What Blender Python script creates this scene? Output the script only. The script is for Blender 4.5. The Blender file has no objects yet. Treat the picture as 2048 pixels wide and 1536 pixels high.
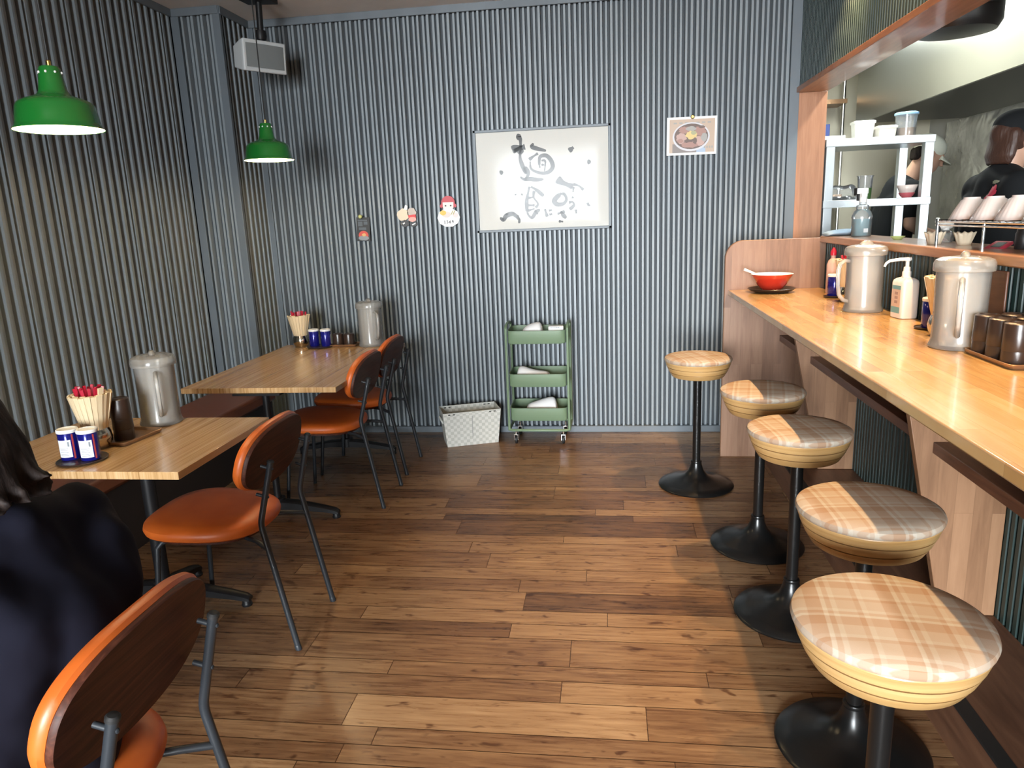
import bpy, bmesh, math, random
from mathutils import Vector, Matrix, Euler
random.seed(7)
SC = bpy.context.scene
COL = SC.collection
PI = math.pi

# ------------------------------------------------------------------ mesh helpers
class MB:
    def __init__(s):
        s.v = []; s.f = []; s.m = []; s.M = Matrix.Identity(4); s.mi = 0; s.cols = None
    def add(s, vs, fs, mi=None):
        b = len(s.v)
        s.v += [tuple(s.M @ Vector(p)) for p in vs]
        s.f += [tuple(i + b for i in f) for f in fs]
        s.m += [s.mi if mi is None else mi] * len(fs)
    def box(s, x0, y0, z0, x1, y1, z1, mi=None):
        v = [(x, y, z) for z in (z0, z1) for y in (y0, y1) for x in (x0, x1)]
        s.add(v, [(0,2,3,1),(4,5,7,6),(0,1,5,4),(2,6,7,3),(0,4,6,2),(1,3,7,5)], mi)
    def loft(s, rings, cap0=True, cap1=True, mi=None, closed=False):
        n = len(rings[0]); vs = [p for r in rings for p in r]; fs = []
        k = len(rings)
        for i in range(k if closed else k - 1):
            a = i * n; b = ((i + 1) % k) * n
            for j in range(n):
                fs.append((a + j, a + (j + 1) % n, b + (j + 1) % n, b + j))
        if not closed:
            if cap0: fs.append(tuple(reversed(range(n))))
            if cap1: fs.append(tuple(range((k - 1) * n, k * n)))
        s.add(vs, fs, mi)
    def lathe(s, prof, n=40, mi=None, cap0=True, cap1=True, c=(0, 0, 0)):
        rings = [[(c[0] + r * math.cos(2*PI*i/n), c[1] + r * math.sin(2*PI*i/n), c[2] + z) for i in range(n)] for r, z in prof]
        s.loft(rings, cap0, cap1, mi)
    def pad(s, a, b, ex, prof, n=48, mi=None, fn=None):
        """superellipse outline a x b; prof = [(inset, z)]"""
        rings = []
        for ins, z in prof:
            r = []
            for i in range(n):
                t = 2*PI*i/n; c_, s_ = math.cos(t), math.sin(t)
                x = math.copysign(abs(c_) ** (2/ex), c_) * max(a - ins, 1e-4); y = math.copysign(abs(s_) ** (2/ex), s_) * max(b - ins, 1e-4)
                p = (x, y, z)
                r.append(fn(p) if fn else p)
            rings.append(r)
        s.loft(rings, True, True, mi)
    def tube(s, pts, r, n=12, mi=None, closed=False):
        P = [Vector(p) for p in pts]; k = len(P)
        R_ = r if isinstance(r, (list, tuple)) else [r] * k
        rings = []; up = None
        for i in range(k):
            if closed: t = (P[(i + 1) % k] - P[i - 1])
            else: t = P[min(i + 1, k - 1)] - P[max(i - 1, 0)]
            t.normalize()
            if up is None:
                up = Vector((0, 0, 1)) if abs(t.z) < .9 else Vector((1, 0, 0))
            a = (up - t * up.dot(t)).normalized(); b = t.cross(a); up = a
            rings.append([tuple(P[i] + (a * math.cos(2*PI*j/n) + b * math.sin(2*PI*j/n)) * R_[i]) for j in range(n)])
        s.loft(rings, mi=mi, closed=closed)
    def prism(s, poly, z0, z1, mi=None):
        s.loft([[(x, y, z0) for x, y in poly], [(x, y, z1) for x, y in poly]], mi=mi)
    def capsule(s, p0, r0, p1, r1, n=14, mi=None):
        p0 = Vector(p0); p1 = Vector(p1); d = p1 - p0
        if d.length < 1e-6: d = Vector((0, 0, 1e-4))
        t = d.normalized(); u = Vector((0, 0, 1)) if abs(t.z) < .9 else Vector((1, 0, 0))
        a = (u - t * u.dot(t)).normalized(); b = t.cross(a); rings = []
        for k in range(1, 5):
            w = PI/2 * (1 - k/5)
            rings.append((p0 - t * r0 * math.sin(w), r0 * math.cos(w)))
        rings.append((p0, r0)); rings.append((p1, r1))
        for k in range(1, 5):
            w = PI/2 * k/5
            rings.append((p1 + t * r1 * math.sin(w), r1 * math.cos(w)))
        s.loft([[tuple(c + (a * math.cos(2*PI*j/n) + b * math.sin(2*PI*j/n)) * r) for j in range(n)] for c, r in rings], mi=mi)
    def ell(s, c, rx, ry, rz, n=24, m=12, mi=None, rot=None):
        rings = []
        for k in range(m + 1):
            w = -PI/2 + PI * k/m; w = max(min(w, PI/2 - .02), -PI/2 + .02)
            ring = []
            for j in range(n):
                p = Vector((rx*math.cos(w)*math.cos(2*PI*j/n), ry*math.cos(w)*math.sin(2*PI*j/n), rz*math.sin(w)))
                if rot: p = rot @ p
                ring.append(tuple(Vector(c) + p))
            rings.append(ring)
        s.loft(rings, mi=mi)

def obj(name, mb, mats, parent=None, bevel=0, ang=38, loc=None, seg=2):
    me = bpy.data.meshes.new(name)
    me.from_pydata(mb.v, [], mb.f)
    bm = bmesh.new(); bm.from_mesh(me); bmesh.ops.recalc_face_normals(bm, faces=bm.faces); bm.to_mesh(me); bm.free()
    if not isinstance(mats, (list, tuple)): mats = [mats]
    for m in mats: me.materials.append(m)
    for p, i in zip(me.polygons, mb.m): p.material_index = i; p.use_smooth = True
    me.set_sharp_from_angle(angle=math.radians(ang))
    if mb.cols:
        at = me.color_attributes.new('tone', 'FLOAT_COLOR', 'CORNER'); k = 0
        for p, c in zip(me.polygons, mb.cols):
            for _ in p.loop_indices: at.data[k].color = c; k += 1
    o = bpy.data.objects.new(name, me); COL.objects.link(o)
    if parent is not None: o.parent = parent
    if loc is not None: o.location = loc
    if bevel:
        b = o.modifiers.new('edge', 'BEVEL'); b.width = bevel; b.segments = seg; b.limit_method = 'ANGLE'; b.angle_limit = math.radians(40)
    return o

def tag(o, label, cat, group=None):
    o['label'] = label; o['category'] = cat
    if group: o['group'] = group
    return o
def thing(name, label, cat, loc=(0, 0, 0), rz=0, group=None):
    o = bpy.data.objects.new(name, None); COL.objects.link(o); o.location = loc; o.rotation_euler = (0, 0, rz)
    o.empty_display_size = .05
    return tag(o, label, cat, group)
def struct(name, mb, mats, **k):
    o = obj(name, mb, mats, **k); o['kind'] = 'structure'; return o
def dup(root, loc, rz, label, group=None):
    r = root.copy(); COL.objects.link(r); r.location = loc; r.rotation_euler = (0, 0, rz); r['label'] = label
    if group: r['group'] = group
    for ch in list(root.children):
        c = ch.copy(); COL.objects.link(c); c.parent = r
        for g in ch.children:
            d = g.copy(); COL.objects.link(d); d.parent = c
    return r

# ------------------------------------------------------------------ materials
def mat(name, col, rough=.5, metal=0., spec=.5, coat=0., coatr=.05, emit=None, es=1., sheen=0.):
    m = bpy.data.materials.new(name); m.use_nodes = True
    b = m.node_tree.nodes['Principled BSDF']
    b.inputs['Base Color'].default_value = (*col, 1); b.inputs['Roughness'].default_value = rough
    b.inputs['Metallic'].default_value = metal; b.inputs['Specular IOR Level'].default_value = spec
    b.inputs['Coat Weight'].default_value = coat; b.inputs['Coat Roughness'].default_value = coatr
    b.inputs['Sheen Weight'].default_value = sheen
    if emit: b.inputs['Emission Color'].default_value = (*emit, 1); b.inputs['Emission Strength'].default_value = es
    return m
class NT:
    def __init__(s, m): s.t = m.node_tree; s.b = s.t.nodes['Principled BSDF']
    def n(s, ty, **kw):
        x = s.t.nodes.new(ty)
        for k, v in kw.items():
            if k in x.inputs: x.inputs[k].default_value = v
            else: setattr(x, k, v)
        return x
    def l(s, a, b): s.t.links.new(a, b)
    def coords(s, scale=(1, 1, 1), rot=(0, 0, 0), loc=(0, 0, 0), kind='Object'):
        c = s.n('ShaderNodeTexCoord'); mp = s.n('ShaderNodeMapping')
        mp.inputs['Scale'].default_value = scale; mp.inputs['Rotation'].default_value = rot; mp.inputs['Location'].default_value = loc
        s.l(c.outputs[kind], mp.inputs['Vector']); return mp.outputs['Vector']
    def noise(s, vec, scale, detail=4, rough=.55, dist=0):
        x = s.n('ShaderNodeTexNoise'); x.inputs['Scale'].default_value = scale; x.inputs['Detail'].default_value = detail
        x.inputs['Roughness'].default_value = rough; x.inputs['Distortion'].default_value = dist
        s.l(vec, x.inputs['Vector']); return x.outputs['Fac']
    def ramp(s, fac, stops, interp='LINEAR'):
        r = s.n('ShaderNodeValToRGB'); r.color_ramp.interpolation = interp
        e = r.color_ramp.elements
        while len(e) < len(stops): e.new(.5)
        for el, (p, c) in zip(e, stops):
            el.position = p; el.color = (*c, 1) if len(c) == 3 else c
        s.l(fac, r.inputs['Fac']); return r.outputs['Color']
    def mix(s, a, b, fac, mode='MIX'):
        x = s.n('ShaderNodeMix', data_type='RGBA', blend_type=mode)
        for sock, val in ((x.inputs[0], fac), (x.inputs[6], a), (x.inputs[7], b)):
            if hasattr(val, 'is_linked') or hasattr(val, 'links'): s.l(val, sock)
            elif isinstance(val, (int, float)): sock.default_value = val
            else: sock.default_value = (*val, 1)
        return x.outputs[2]
    def math(s, op, a, b=0.):
        x = s.n('ShaderNodeMath', operation=op)
        for i, val in enumerate((a, b)):
            if hasattr(val, 'links'): s.l(val, x.inputs[i])
            else: x.inputs[i].default_value = val
        return x.outputs[0]
    def bump(s, h, strength=.3, dist=.002):
        x = s.n('ShaderNodeBump'); x.inputs['Strength'].default_value = strength; x.inputs['Distance'].default_value = dist
        s.l(h, x.inputs['Height']); s.l(x.outputs['Normal'], s.b.inputs['Normal'])

def wood(name, dark, mid, light, scale=(1, 12, 12), rough=.4, ns=3., coat=0., rot=(0, 0, 0), bump=.1):
    m = mat(name, mid, rough, coat=coat); t = NT(m)
    v = t.coords(scale, rot); f = t.noise(v, ns, 8, .6, .6)
    c = t.ramp(f, [(.25, dark), (.5, mid), (.75, light)]); t.l(c, t.b.inputs['Base Color'])
    if bump: t.bump(f, bump, .001)
    return m
def blocks(name, dark, mid, light, length, width, axes, rough=.4, coat=0., seam=(.1, .05, .02), contrast=.35):
    """glued board surface: axes = (long axis, cross axis) of the object coordinates"""
    m = mat(name, mid, rough, coat=coat); t = NT(m)
    c = t.n('ShaderNodeTexCoord'); sp = t.n('ShaderNodeSeparateXYZ'); t.l(c.outputs['Object'], sp.inputs[0])
    cb = t.n('ShaderNodeCombineXYZ'); t.l(sp.outputs[axes[0]], cb.inputs[0]); t.l(sp.outputs[axes[1]], cb.inputs[1])
    br = t.n('ShaderNodeTexBrick', offset=.37, offset_frequency=2); t.l(cb.outputs[0], br.inputs['Vector'])
    br.inputs['Scale'].default_value = 1; br.inputs['Brick Width'].default_value = length; br.inputs['Row Height'].default_value = width
    br.inputs['Mortar Size'].default_value = .0006; br.inputs['Mortar Smooth'].default_value = .5; br.inputs['Bias'].default_value = 0
    br.inputs['Color1'].default_value = (0, 0, 0, 1); br.inputs['Color2'].default_value = (1, 1, 1, 1); br.inputs['Mortar'].default_value = (.4, .4, .4, 1)
    mp = t.n('ShaderNodeMapping'); mp.inputs['Scale'].default_value = (2.2, 22, 1); t.l(cb.outputs[0], mp.inputs['Vector'])
    off = t.math('MULTIPLY', br.outputs['Color'], 7.); cb2 = t.n('ShaderNodeCombineXYZ'); t.l(off, cb2.inputs[0]); t.l(off, cb2.inputs[2])
    va = t.n('ShaderNodeVectorMath', operation='ADD'); t.l(mp.outputs[0], va.inputs[0]); t.l(cb2.outputs[0], va.inputs[1])
    f = t.noise(va.outputs[0], 2.2, 7, .6, .5)
    f2 = t.mix(f, br.outputs['Color'], contrast)
    col = t.ramp(f2, [(.2, dark), (.5, mid), (.8, light)])
    col = t.mix(col, seam, t.math('MULTIPLY', br.outputs['Fac'], .5))
    t.l(col, t.b.inputs['Base Color']); return m

M = {}
def paint(name, col, rough=.5, var=.06):
    m = mat(name, col, rough); t = NT(m); f = t.noise(t.coords((1, 1, .3)), 6, 5)
    a = tuple(c * (1 - var*2) for c in col); b = tuple(min(1, c * (1 + var*2)) for c in col)
    t.l(t.ramp(f, [(.3, a), (.7, b)]), t.b.inputs['Base Color']); return m
M['slat'] = paint('slat_paint', (.225, .26, .285), .42, .025)
M['gapshade'] = mat('slat_gap_shade', (.034, .043, .052), .6)  # shade between the slats, painted as a darker colour on the gap bottoms
M['trim'] = paint('trim_paint', (.125, .150, .172), .45)
M['dado'] = paint('green_slat_paint', (.013, .032, .029), .5)
M['ceil'] = paint('ceiling_paint', (.74, .71, .68), .8, .02)
M['ply'] = blocks('end_panel_board', (.155, .078, .045), (.24, .128, .076), (.31, .18, .112), .9, .062, (2, 0), .42)
M['gus'] = blocks('support_panel_board', (.18, .09, .046), (.265, .14, .074), (.34, .19, .105), .8, .055, (2, 0), .42)
M['ctop'] = blocks('counter_block', (.40, .21, .07), (.55, .325, .125), (.64, .43, .20), .55, .05, (1, 0), .22, coat=.35)
M['orange'] = wood('orange_trim_wood', (.23, .085, .03), (.36, .14, .05), (.45, .20, .08), (14, 1.2, 14), .38, coat=.2)
M['jamb'] = wood('jamb_wood', (.30, .13, .065), (.38, .175, .09), (.44, .22, .12), (14, 14, 1.2), .42)
M['ledge'] = wood('ledge_wood', (.26, .115, .045), (.38, .175, .07), (.48, .25, .11), (14, 1.2, 14), .3, coat=.3)
M['walnut'] = wood('walnut_shelf', (.055, .02, .01), (.10, .038, .02), (.15, .06, .03), (14, 1.2, 14), .4)
M['black'] = mat('black_metal', (.008, .008, .009), .45, spec=.3)
M['charcoal'] = mat('charcoal_metal', (.020, .024, .029), .42, spec=.4)
M['stoolmetal'] = mat('stool_black', (.006, .006, .006), .28, spec=.4)
M['chrome'] = mat('chrome', (.75, .76, .77), .12, 1.)
M['steel'] = mat('brushed_steel', (.62, .61, .58), .28, 1.)
M['brass'] = mat('brass', (.80, .52, .14), .25, 1.)
M['pot'] = mat('steel_pot', (.60, .54, .45), .14, 1.)
M['white'] = mat('white_plastic', (.80, .79, .76), .4)
M['offwhite'] = mat('speaker_white', (.52, .55, .56), .5)
M['grille'] = mat('speaker_grille', (.17, .19, .195), .6)
M['cream'] = mat('cream_plastic', (.78, .73, .62), .45)
M['rubber'] = mat('black_rubber', (.01, .01, .01), .6)
M['dark'] = mat('dark_board', (.018, .012, .010), .5)
M['skin'] = mat('skin', (.50, .29, .20), .5)
M['navy'] = mat('navy_cloth', (.008, .008, .016), .9, spec=.15)
M['blackcloth'] = mat('black_cloth', (.010, .011, .012), .9, spec=.2)
M['red'] = mat('red_lacquer', (.46, .030, .014), .18, coat=.4)
M['redstick'] = mat('red_plastic', (.42, .012, .035), .35)
M['stick'] = wood('pale_chopstick_wood', (.66, .50, .29), (.76, .61, .39), (.84, .70, .50), (30, 30, 3), .6, bump=0)
M['cup'] = mat('dark_brown_plastic', (.030, .017, .012), .3, spec=.6)
M['traymetal'] = mat('bronze_tray', (.34, .20, .11), .35, .7)
M['blue'] = mat('cobalt_can', (.010, .012, .20), .18, .35, coat=.5)
M['label'] = mat('white_label', (.72, .75, .76), .45)
M['print'] = mat('grey_print', (.22, .25, .28), .6)
M['stripe'] = mat('red_stripe', (.40, .05, .05), .4)
M['ink'] = mat('black_ink', (.012, .012, .013), .5)
M['paper'] = mat('calligraphy_paper', (.60, .585, .54), .7)
M['basket_dark'] = mat('basket_hole', (.05, .05, .045), .8)
# orange leather
m = mat('orange_leather', (.56, .095, .012), .42, spec=.5); t = NT(m); f = t.noise(t.coords((1, 1, 1)), 260, 3); t.bump(f, .18, .0006)
f2 = t.noise(t.coords((1, 1, 1)), 9, 3); t.l(t.ramp(f2, [(.3, (.50, .095, .012)), (.7, (.60, .128, .018))]), t.b.inputs['Base Color']); M['leather'] = m
m = mat('bench_leather', (.16, .050, .022), .4); t = NT(m); f = t.noise(t.coords((1, 1, 1)), 180, 3); t.bump(f, .15, .0006); M['bench'] = m
M['rosewood'] = wood('rosewood_veneer', (.020, .006, .0035), (.060, .018, .010), (.125, .040, .021), (34, 1.6, 34), .5, 2.2, coat=0., bump=0); M['rosewood'].node_tree.nodes['Principled BSDF'].inputs['Specular IOR Level'].default_value = .22
# table laminate, fine stripes along the table depth
m = mat('striped_laminate', (.42, .26, .12), .24, coat=.25); t = NT(m)
f = t.noise(t.coords((70, .7, 0)), 1.6, 3, .6, .15); f2 = t.noise(t.coords((14, .25, 0)), 1.2, 2)
c = t.ramp(t.mix(f, f2, .25), [(.34, (.29, .155, .06)), (.47, (.46, .275, .12)), (.58, (.53, .34, .17)), (.72, (.62, .44, .25))])
t.l(c, t.b.inputs['Base Color']); M['lam'] = m
# yellow bentwood
M['bent'] = wood('bentwood_rim', (.38, .215, .075), (.49, .295, .115), (.57, .37, .165), (1.5, 1.5, 30), .33, 2., coat=.25)
# plaid fabric
m = mat('plaid_fabric', (.5, .4, .32), .95, spec=.1); t = NT(m)
c = t.n('ShaderNodeTexCoord'); sp = t.n('ShaderNodeSeparateXYZ'); t.l(c.outputs['Object'], sp.inputs[0])
def plaid_axis(sock, off):
    u = t.math('FRACT', t.math('ADD', t.math('MULTIPLY', sock, 1/.135), off))
    g = lambda v: (v, v, v)
    return t.ramp(u, [(0, g(.5)), (.10, g(.5)), (.11, g(.0)), (.30, g(.0)), (.31, g(.9)), (.36, g(.9)), (.37, g(.25)), (.43, g(.25)), (.44, g(.8)), (.50, g(.8)), (.51, g(.45)), (.74, g(.45)), (.75, g(.12)), (.81, g(.12)), (.82, g(.75)), (.88, g(.75)), (.89, g(.5))], 'LINEAR')
pa = plaid_axis(sp.outputs[0], .18); pb = plaid_axis(sp.outputs[1], .55)
pm = t.mix(pa, pb, .5)
fine = t.noise(t.coords((1, 1, 1)), 700, 2); pm2 = t.mix(pm, fine, .10)
t.l(t.ramp(pm2, [(.10, (.35, .225, .145)), (.38, (.40, .30, .22)), (.6, (.43, .36, .285)), (.88, (.475, .43, .36))]), t.b.inputs['Base Color'])
t.bump(fine, .3, .0008); M['plaid'] = m
# floor planks: each plank carries its own tone
m = mat('plank_floor', (.25, .14, .075), .30, spec=.45); t = NT(m)
at = t.n('ShaderNodeAttribute', attribute_name='tone'); sp = t.n('ShaderNodeSeparateColor'); t.l(at.outputs['Color'], sp.inputs[0])
c = t.n('ShaderNodeTexCoord'); ofs = t.n('ShaderNodeCombineXYZ'); t.l(t.math('MULTIPLY', sp.outputs[1], 31.), ofs.inputs[0]); t.l(t.math('MULTIPLY', sp.outputs[2], 17.), ofs.inputs[1])
va = t.n('ShaderNodeVectorMath', operation='ADD'); t.l(c.outputs['Object'], va.inputs[0]); t.l(ofs.outputs[0], va.inputs[1])
def fmap(scale, ns, det, dist=0., rg=.6):
    mp = t.n('ShaderNodeMapping'); mp.inputs['Scale'].default_value = scale; t.l(va.outputs[0], mp.inputs['Vector']); return t.noise(mp.outputs[0], ns, det, rg, dist)
g1 = fmap((1.6, 24, 1), 3., 8, .6, .65); g2 = fmap((2.4, 9, 1), 1.7, 3); kn = fmap((6, 13, 1), 1.9, 2, .4)
tone = t.math('ADD', t.math('MULTIPLY', sp.outputs[0], .62), t.math('MULTIPLY', t.math('SUBTRACT', g1, .5), .85))
tone = t.math('ADD', tone, t.math('MULTIPLY', t.math('SUBTRACT', g2, .5), .30))
col = t.ramp(tone, [(.0, (.06, .028, .014)), (.22, (.165, .084, .040)), (.42, (.275, .160, .080)), (.62, (.38, .24, .128)), (.85, (.49, .34, .20))])
dk = t.ramp(kn, [(.62, (1, 1, 1)), (.71, (.40, .31, .27))]); col = t.mix(col, dk, 1., 'MULTIPLY')
st = t.ramp(fmap((1.1, 40, 1), 2.2, 4), [(.62, (1, 1, 1)), (.74, (.5, .42, .38))]); col = t.mix(col, st, .8, 'MULTIPLY')
t.l(col, t.b.inputs['Base Color']); t.l(t.ramp(g1, [(.3, (.24,)*3), (.7, (.36,)*3)]), t.b.inputs['Roughness'])
t.bump(g1, .12, .001); M['floor'] = m
# frosted plastic of the pitchers, clear tubs
def clear(name, tint, wt, wd, rough, dc=None, ior=1.45):
    dc = dc or tint
    m = bpy.data.materials.new(name); m.use_nodes = True; nt = m.node_tree; nt.nodes.clear()
    o = nt.nodes.new('ShaderNodeOutputMaterial'); tr = nt.nodes.new('ShaderNodeBsdfTransparent'); tr.inputs[0].default_value = (*tint, 1)
    tl = nt.nodes.new('ShaderNodeBsdfTranslucent'); tl.inputs[0].default_value = (*dc, 1); df = nt.nodes.new('ShaderNodeBsdfDiffuse'); df.inputs[0].default_value = (*dc, 1)
    gl = nt.nodes.new('ShaderNodeBsdfGlossy'); gl.inputs['Roughness'].default_value = rough; gl.inputs[0].default_value = (1, 1, 1, 1)
    m1 = nt.nodes.new('ShaderNodeMixShader'); m1.inputs[0].default_value = .5; nt.links.new(tl.outputs[0], m1.inputs[1]); nt.links.new(df.outputs[0], m1.inputs[2])
    m2 = nt.nodes.new('ShaderNodeMixShader'); m2.inputs[0].default_value = wd; nt.links.new(tr.outputs[0], m2.inputs[1]); nt.links.new(m1.outputs[0], m2.inputs[2])
    fr = nt.nodes.new('ShaderNodeFresnel'); fr.inputs[0].default_value = ior
    m3 = nt.nodes.new('ShaderNodeMixShader'); nt.links.new(fr.outputs[0], m3.inputs[0]); nt.links.new(m2.outputs[0], m3.inputs[1]); nt.links.new(gl.outputs[0], m3.inputs[2])
    nt.links.new(m3.outputs[0], o.inputs[0]); return m
M['frost'] = clear('frosted_plastic', (.97, .96, .94), .6, .30, .20, (.98, .95, .89))
M['clear'] = clear('clear_plastic', (.96, .97, .98), .6, .20, .15)
M['film'] = clear('cover_film', (1, 1, 1), 1, .0, .13, None, 1.17)
M['glass'] = clear('window_glass', (1, 1, 1), 1, .0, .0)
M['bluewater'] = clear('bluish_liquid', (.55, .80, .85), .3, .6, .2)
# woven basket
m = mat('woven_paper', (.62, .62, .57), .75); t = NT(m); v = t.coords((1, 1, 1))
ck = t.n('ShaderNodeTexChecker'); ck.inputs['Scale'].default_value = 48; t.l(v, ck.inputs['Vector']); ns = t.noise(v, 40, 3)
t.l(t.ramp(t.mix(ck.outputs['Fac'], ns, .5), [(.2, (.46, .47, .43)), (.8, (.62, .62, .58))]), t.b.inputs['Base Color']); t.bump(ck.outputs['Fac'], .5, .003); M['woven'] = m
M['sage'] = mat('sage_green_metal', (.15, .22, .135), .45)
M['green'] = mat('green_enamel', (.010, .135, .020), .16, spec=.6, coat=.4)
M['shadewhite'] = mat('white_enamel', (.85, .82, .72), .4)
M['bulb'] = mat('lamp_bulb', (1, .9, .7), .4, emit=(1., .80, .45), es=30.)
M['tube'] = mat('fluorescent_tube', (1, 1, 1), .4, emit=(.92, 1., .98), es=16.)
M['alu'] = mat('aluminium', (.52, .56, .58), .35, .6)
m = mat('stainless_panel', (.62, .63, .62), .14, .65); t = NT(m); f = t.noise(t.coords((1, 1, 1)), 3.2, 3, .5, .6); t.bump(f, .6, .05)
t.l(t.ramp(t.noise(t.coords((1, 1, 1)), 7, 3), [(.3, (.50, .51, .50)), (.7, (.74, .75, .74))]), t.b.inputs['Base Color']); M['stainless'] = m
m = mat('hood_steel', (.52, .53, .50), .30, 1.); t = NT(m); f = t.noise(t.coords((1, 1, 1)), 1.4, 2); t.bump(f, .12, .03); M['hood'] = m
M['kwall'] = mat('kitchen_grey_paint', (.42, .42, .41), .7)
M['beige'] = mat('kitchen_wall_paint', (.55, .51, .40), .7)
M['soot'] = mat('dark_filter', (.016, .014, .014), .4)
m = mat('dark_hair', (.012, .009, .008), .65, spec=.15); t = NT(m); f = t.noise(t.coords((1, 1, .12)), 90, 4); t.bump(f, .5, .004)
t.l(t.ramp(f, [(.3, (.006, .004, .004)), (.7, (.030, .021, .018))]), t.b.inputs['Base Color']); M['hair'] = m
m = mat('brown_hair', (.05, .022, .014), .45); t = NT(m); f = t.noise(t.coords((1, 1, .12)), 90, 4); t.bump(f, .7, .005); M['brownhair'] = m
M['capwhite'] = mat('pale_cap', (.62, .63, .52), .8)
M['eye'] = mat('eye', (.02, .015, .012), .2)
M['bowlwhite'] = mat('pinkish_porcelain', (.70, .58, .52), .25)
M['bowlpink'] = mat('red_porcelain', (.60, .12, .14), .25)
M['waxpaper'] = mat('wax_paper', (.66, .55, .40), .7)
M['bluecloth'] = mat('blue_cloth', (.30, .40, .50), .9)
M['lime'] = mat('lime_plastic', (.55, .65, .25), .5)
# light levels
PEND = 8.; KITCH = 21.; SKY = 88.; EXPO = .3; DLX = 1.10; DLY = (3.64, 2.95, 2.25, 1.45); DLE = (105., 75., 85., 66.)
# ------------------------------------------------------------------ room
CEIL = 2.745; YB = 4.83; XL = -2.575; XR = 1.155; XD = 1.21; YREAR = -6.0; XKR = 2.78; YK = 7.0
# floor of planks running across the room
mb = MB(); mb.cols = []
rows = [4.478, 4.343, 4.246, 4.098, 3.935, 3.746, 3.694, 3.568, 3.441, 3.363, 3.29, 3.12, 3.043, 2.933, 2.792, 2.697, 2.597, 2.46, 2.368, 2.275, 2.118, 2.041, 1.936, 1.789, 1.714]
joints = {4.098: [(-.29, .55)], 3.746: [(-.291, .62)], 3.694: [(-.291, .34)], 3.568: [(-.844, .26), (.073, .56)], 3.441: [(-.068, .68)], 3.363: [(-.82, .12), (.115, .40)],
          3.29: [(-.722, .20)], 3.12: [(-.209, .66)], 3.043: [(-.626, .58)], 2.933: [(-.523, .62)], 2.792: [(-.095, .62)], 2.697: [(-.362, .45)], 2.597: [(-.328, .20)],
          2.46: [(-.936, .66), (-.01, .62)], 2.368: [(-.358, .70)], 2.275: [(-1.055, .45), (-.135, .52)], 2.118: [(-.732, .46)], 2.041: [(-.155, .74)], 1.936: [(-.797, .82), (.103, .44)], 1.789: [(-.682, .45)], 1.714: [(-.76, .46)]}
ys = [YB + .02]
while ys[-1] - rows[0] > .16: ys.append(ys[-1] - random.uniform(.08, .15))
ys += rows
while ys[-1] > YREAR - .3: ys.append(ys[-1] - random.choice((.075, .105, .15)))
rf = random.Random(3)
for y1, y0 in zip(ys, ys[1:]):
    js = joints.get(y1)
    if js:
        xs = [js[0][0]]; tn = []
        x = js[0][0]
        tn_left = rf.choice((.45, .52, .58))
        cuts = [(-3.0, None)]
        while x > -2.6:
            x -= rf.uniform(.8, 1.25); cuts.insert(1, (x, rf.choice((.3, .42, .5, .6))))
        cuts += [(a, b) for a, b in js]
        x = js[-1][0]
        while x < 1.6:
            x += rf.uniform(.75, 1.2); cuts.append((x, rf.choice((.3, .42, .5, .6))))
    else:
        x = -3.0 + rf.uniform(-.6, 0); cuts = []
        while x < 1.7: cuts.append((x, rf.choice((.25, .38, .46, .52, .6, .66)))); x += rf.uniform(.7, 1.25)
    cuts.append((1.7, None))
    for (a, ta), (b, _) in zip(cuts, cuts[1:]):
        if b <= a: continue
        tt = ta if ta is not None else rf.choice((.42, .5, .58))
        g = .0012
        mb.add([(a + g, y0 + g, 0), (b - g, y0 + g, 0), (b - g, y1 - g, 0), (a + g, y1 - g, 0)], [(0, 1, 2, 3)])
        mb.cols.append((tt, rf.random(), rf.random(), 1))
mb.add([(-3, YREAR - .3, -.002), (1.7, YREAR - .3, -.002), (1.7, YB + .2, -.002), (-3, YB + .2, -.002)], [(0, 1, 2, 3)]); mb.cols.append((.02, .5, .5, 1))
mb.add([(-3, YREAR - .3, -.06), (1.7, YREAR - .3, -.06), (1.7, YB + .2, -.06), (-3, YB + .2, -.06)], [(0, 3, 2, 1)]); mb.cols.append((.02, .5, .5, 1))
struct('floor', mb, M['floor'])
mb = MB(); mb.box(-3, YREAR - .3, CEIL, XKR + .2, YK + .2, CEIL + .1); struct('ceiling', mb, M['ceil'])

def ribs(mb, p0, p1, nrm, z0, z1, unit, jit=.0012, seed=1):
    """corrugated sheet: unit = [(width, height)...], height measured from the base plane along nrm"""
    r = random.Random(seed); p0 = Vector((*p0, 0)); p1 = Vector((*p1, 0)); n = Vector((*nrm, 0)); d = p1 - p0; L = d.length; d.normalize()
    prof = [(0, 0)]; s = 0; i = 0
    while s < L:
        w, h = unit[i % len(unit)]; w = w + r.uniform(-jit, jit); e = min(s + w, L)
        sl = .0018
        prof += [(min(s + sl, e), h), (e - sl if e - sl > s else e, h)]; s = e; i += 1
        if s >= L - .002: break
    prof.append((L, 0))
    vs = []; fs = []
    for s_, h in prof:
        q = p0 + d * s_ + n * h
        vs += [(q.x, q.y, z0), (q.x, q.y, z1)]
    for k in range(len(prof) - 1): fs.append((2*k, 2*k + 2, 2*k + 3, 2*k + 1))
    mb.add(vs, fs)
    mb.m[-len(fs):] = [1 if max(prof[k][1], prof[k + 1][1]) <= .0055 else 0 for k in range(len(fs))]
UNIT = [(.0174, .043), (.0145, .005), (.0170, .026), (.0141, .001)]
UNITL = (UNIT * 4)[:-1] + [(.012, 0), (.006, .043), (.016, 0)]
def slab(mb, x0, y0, x1, y1, z0, z1): mb.box(min(x0, x1), min(y0, y1), z0, max(x0, x1), max(y0, y1), z1)
YC = 4.435   # front of the boxed-out corner
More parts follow.
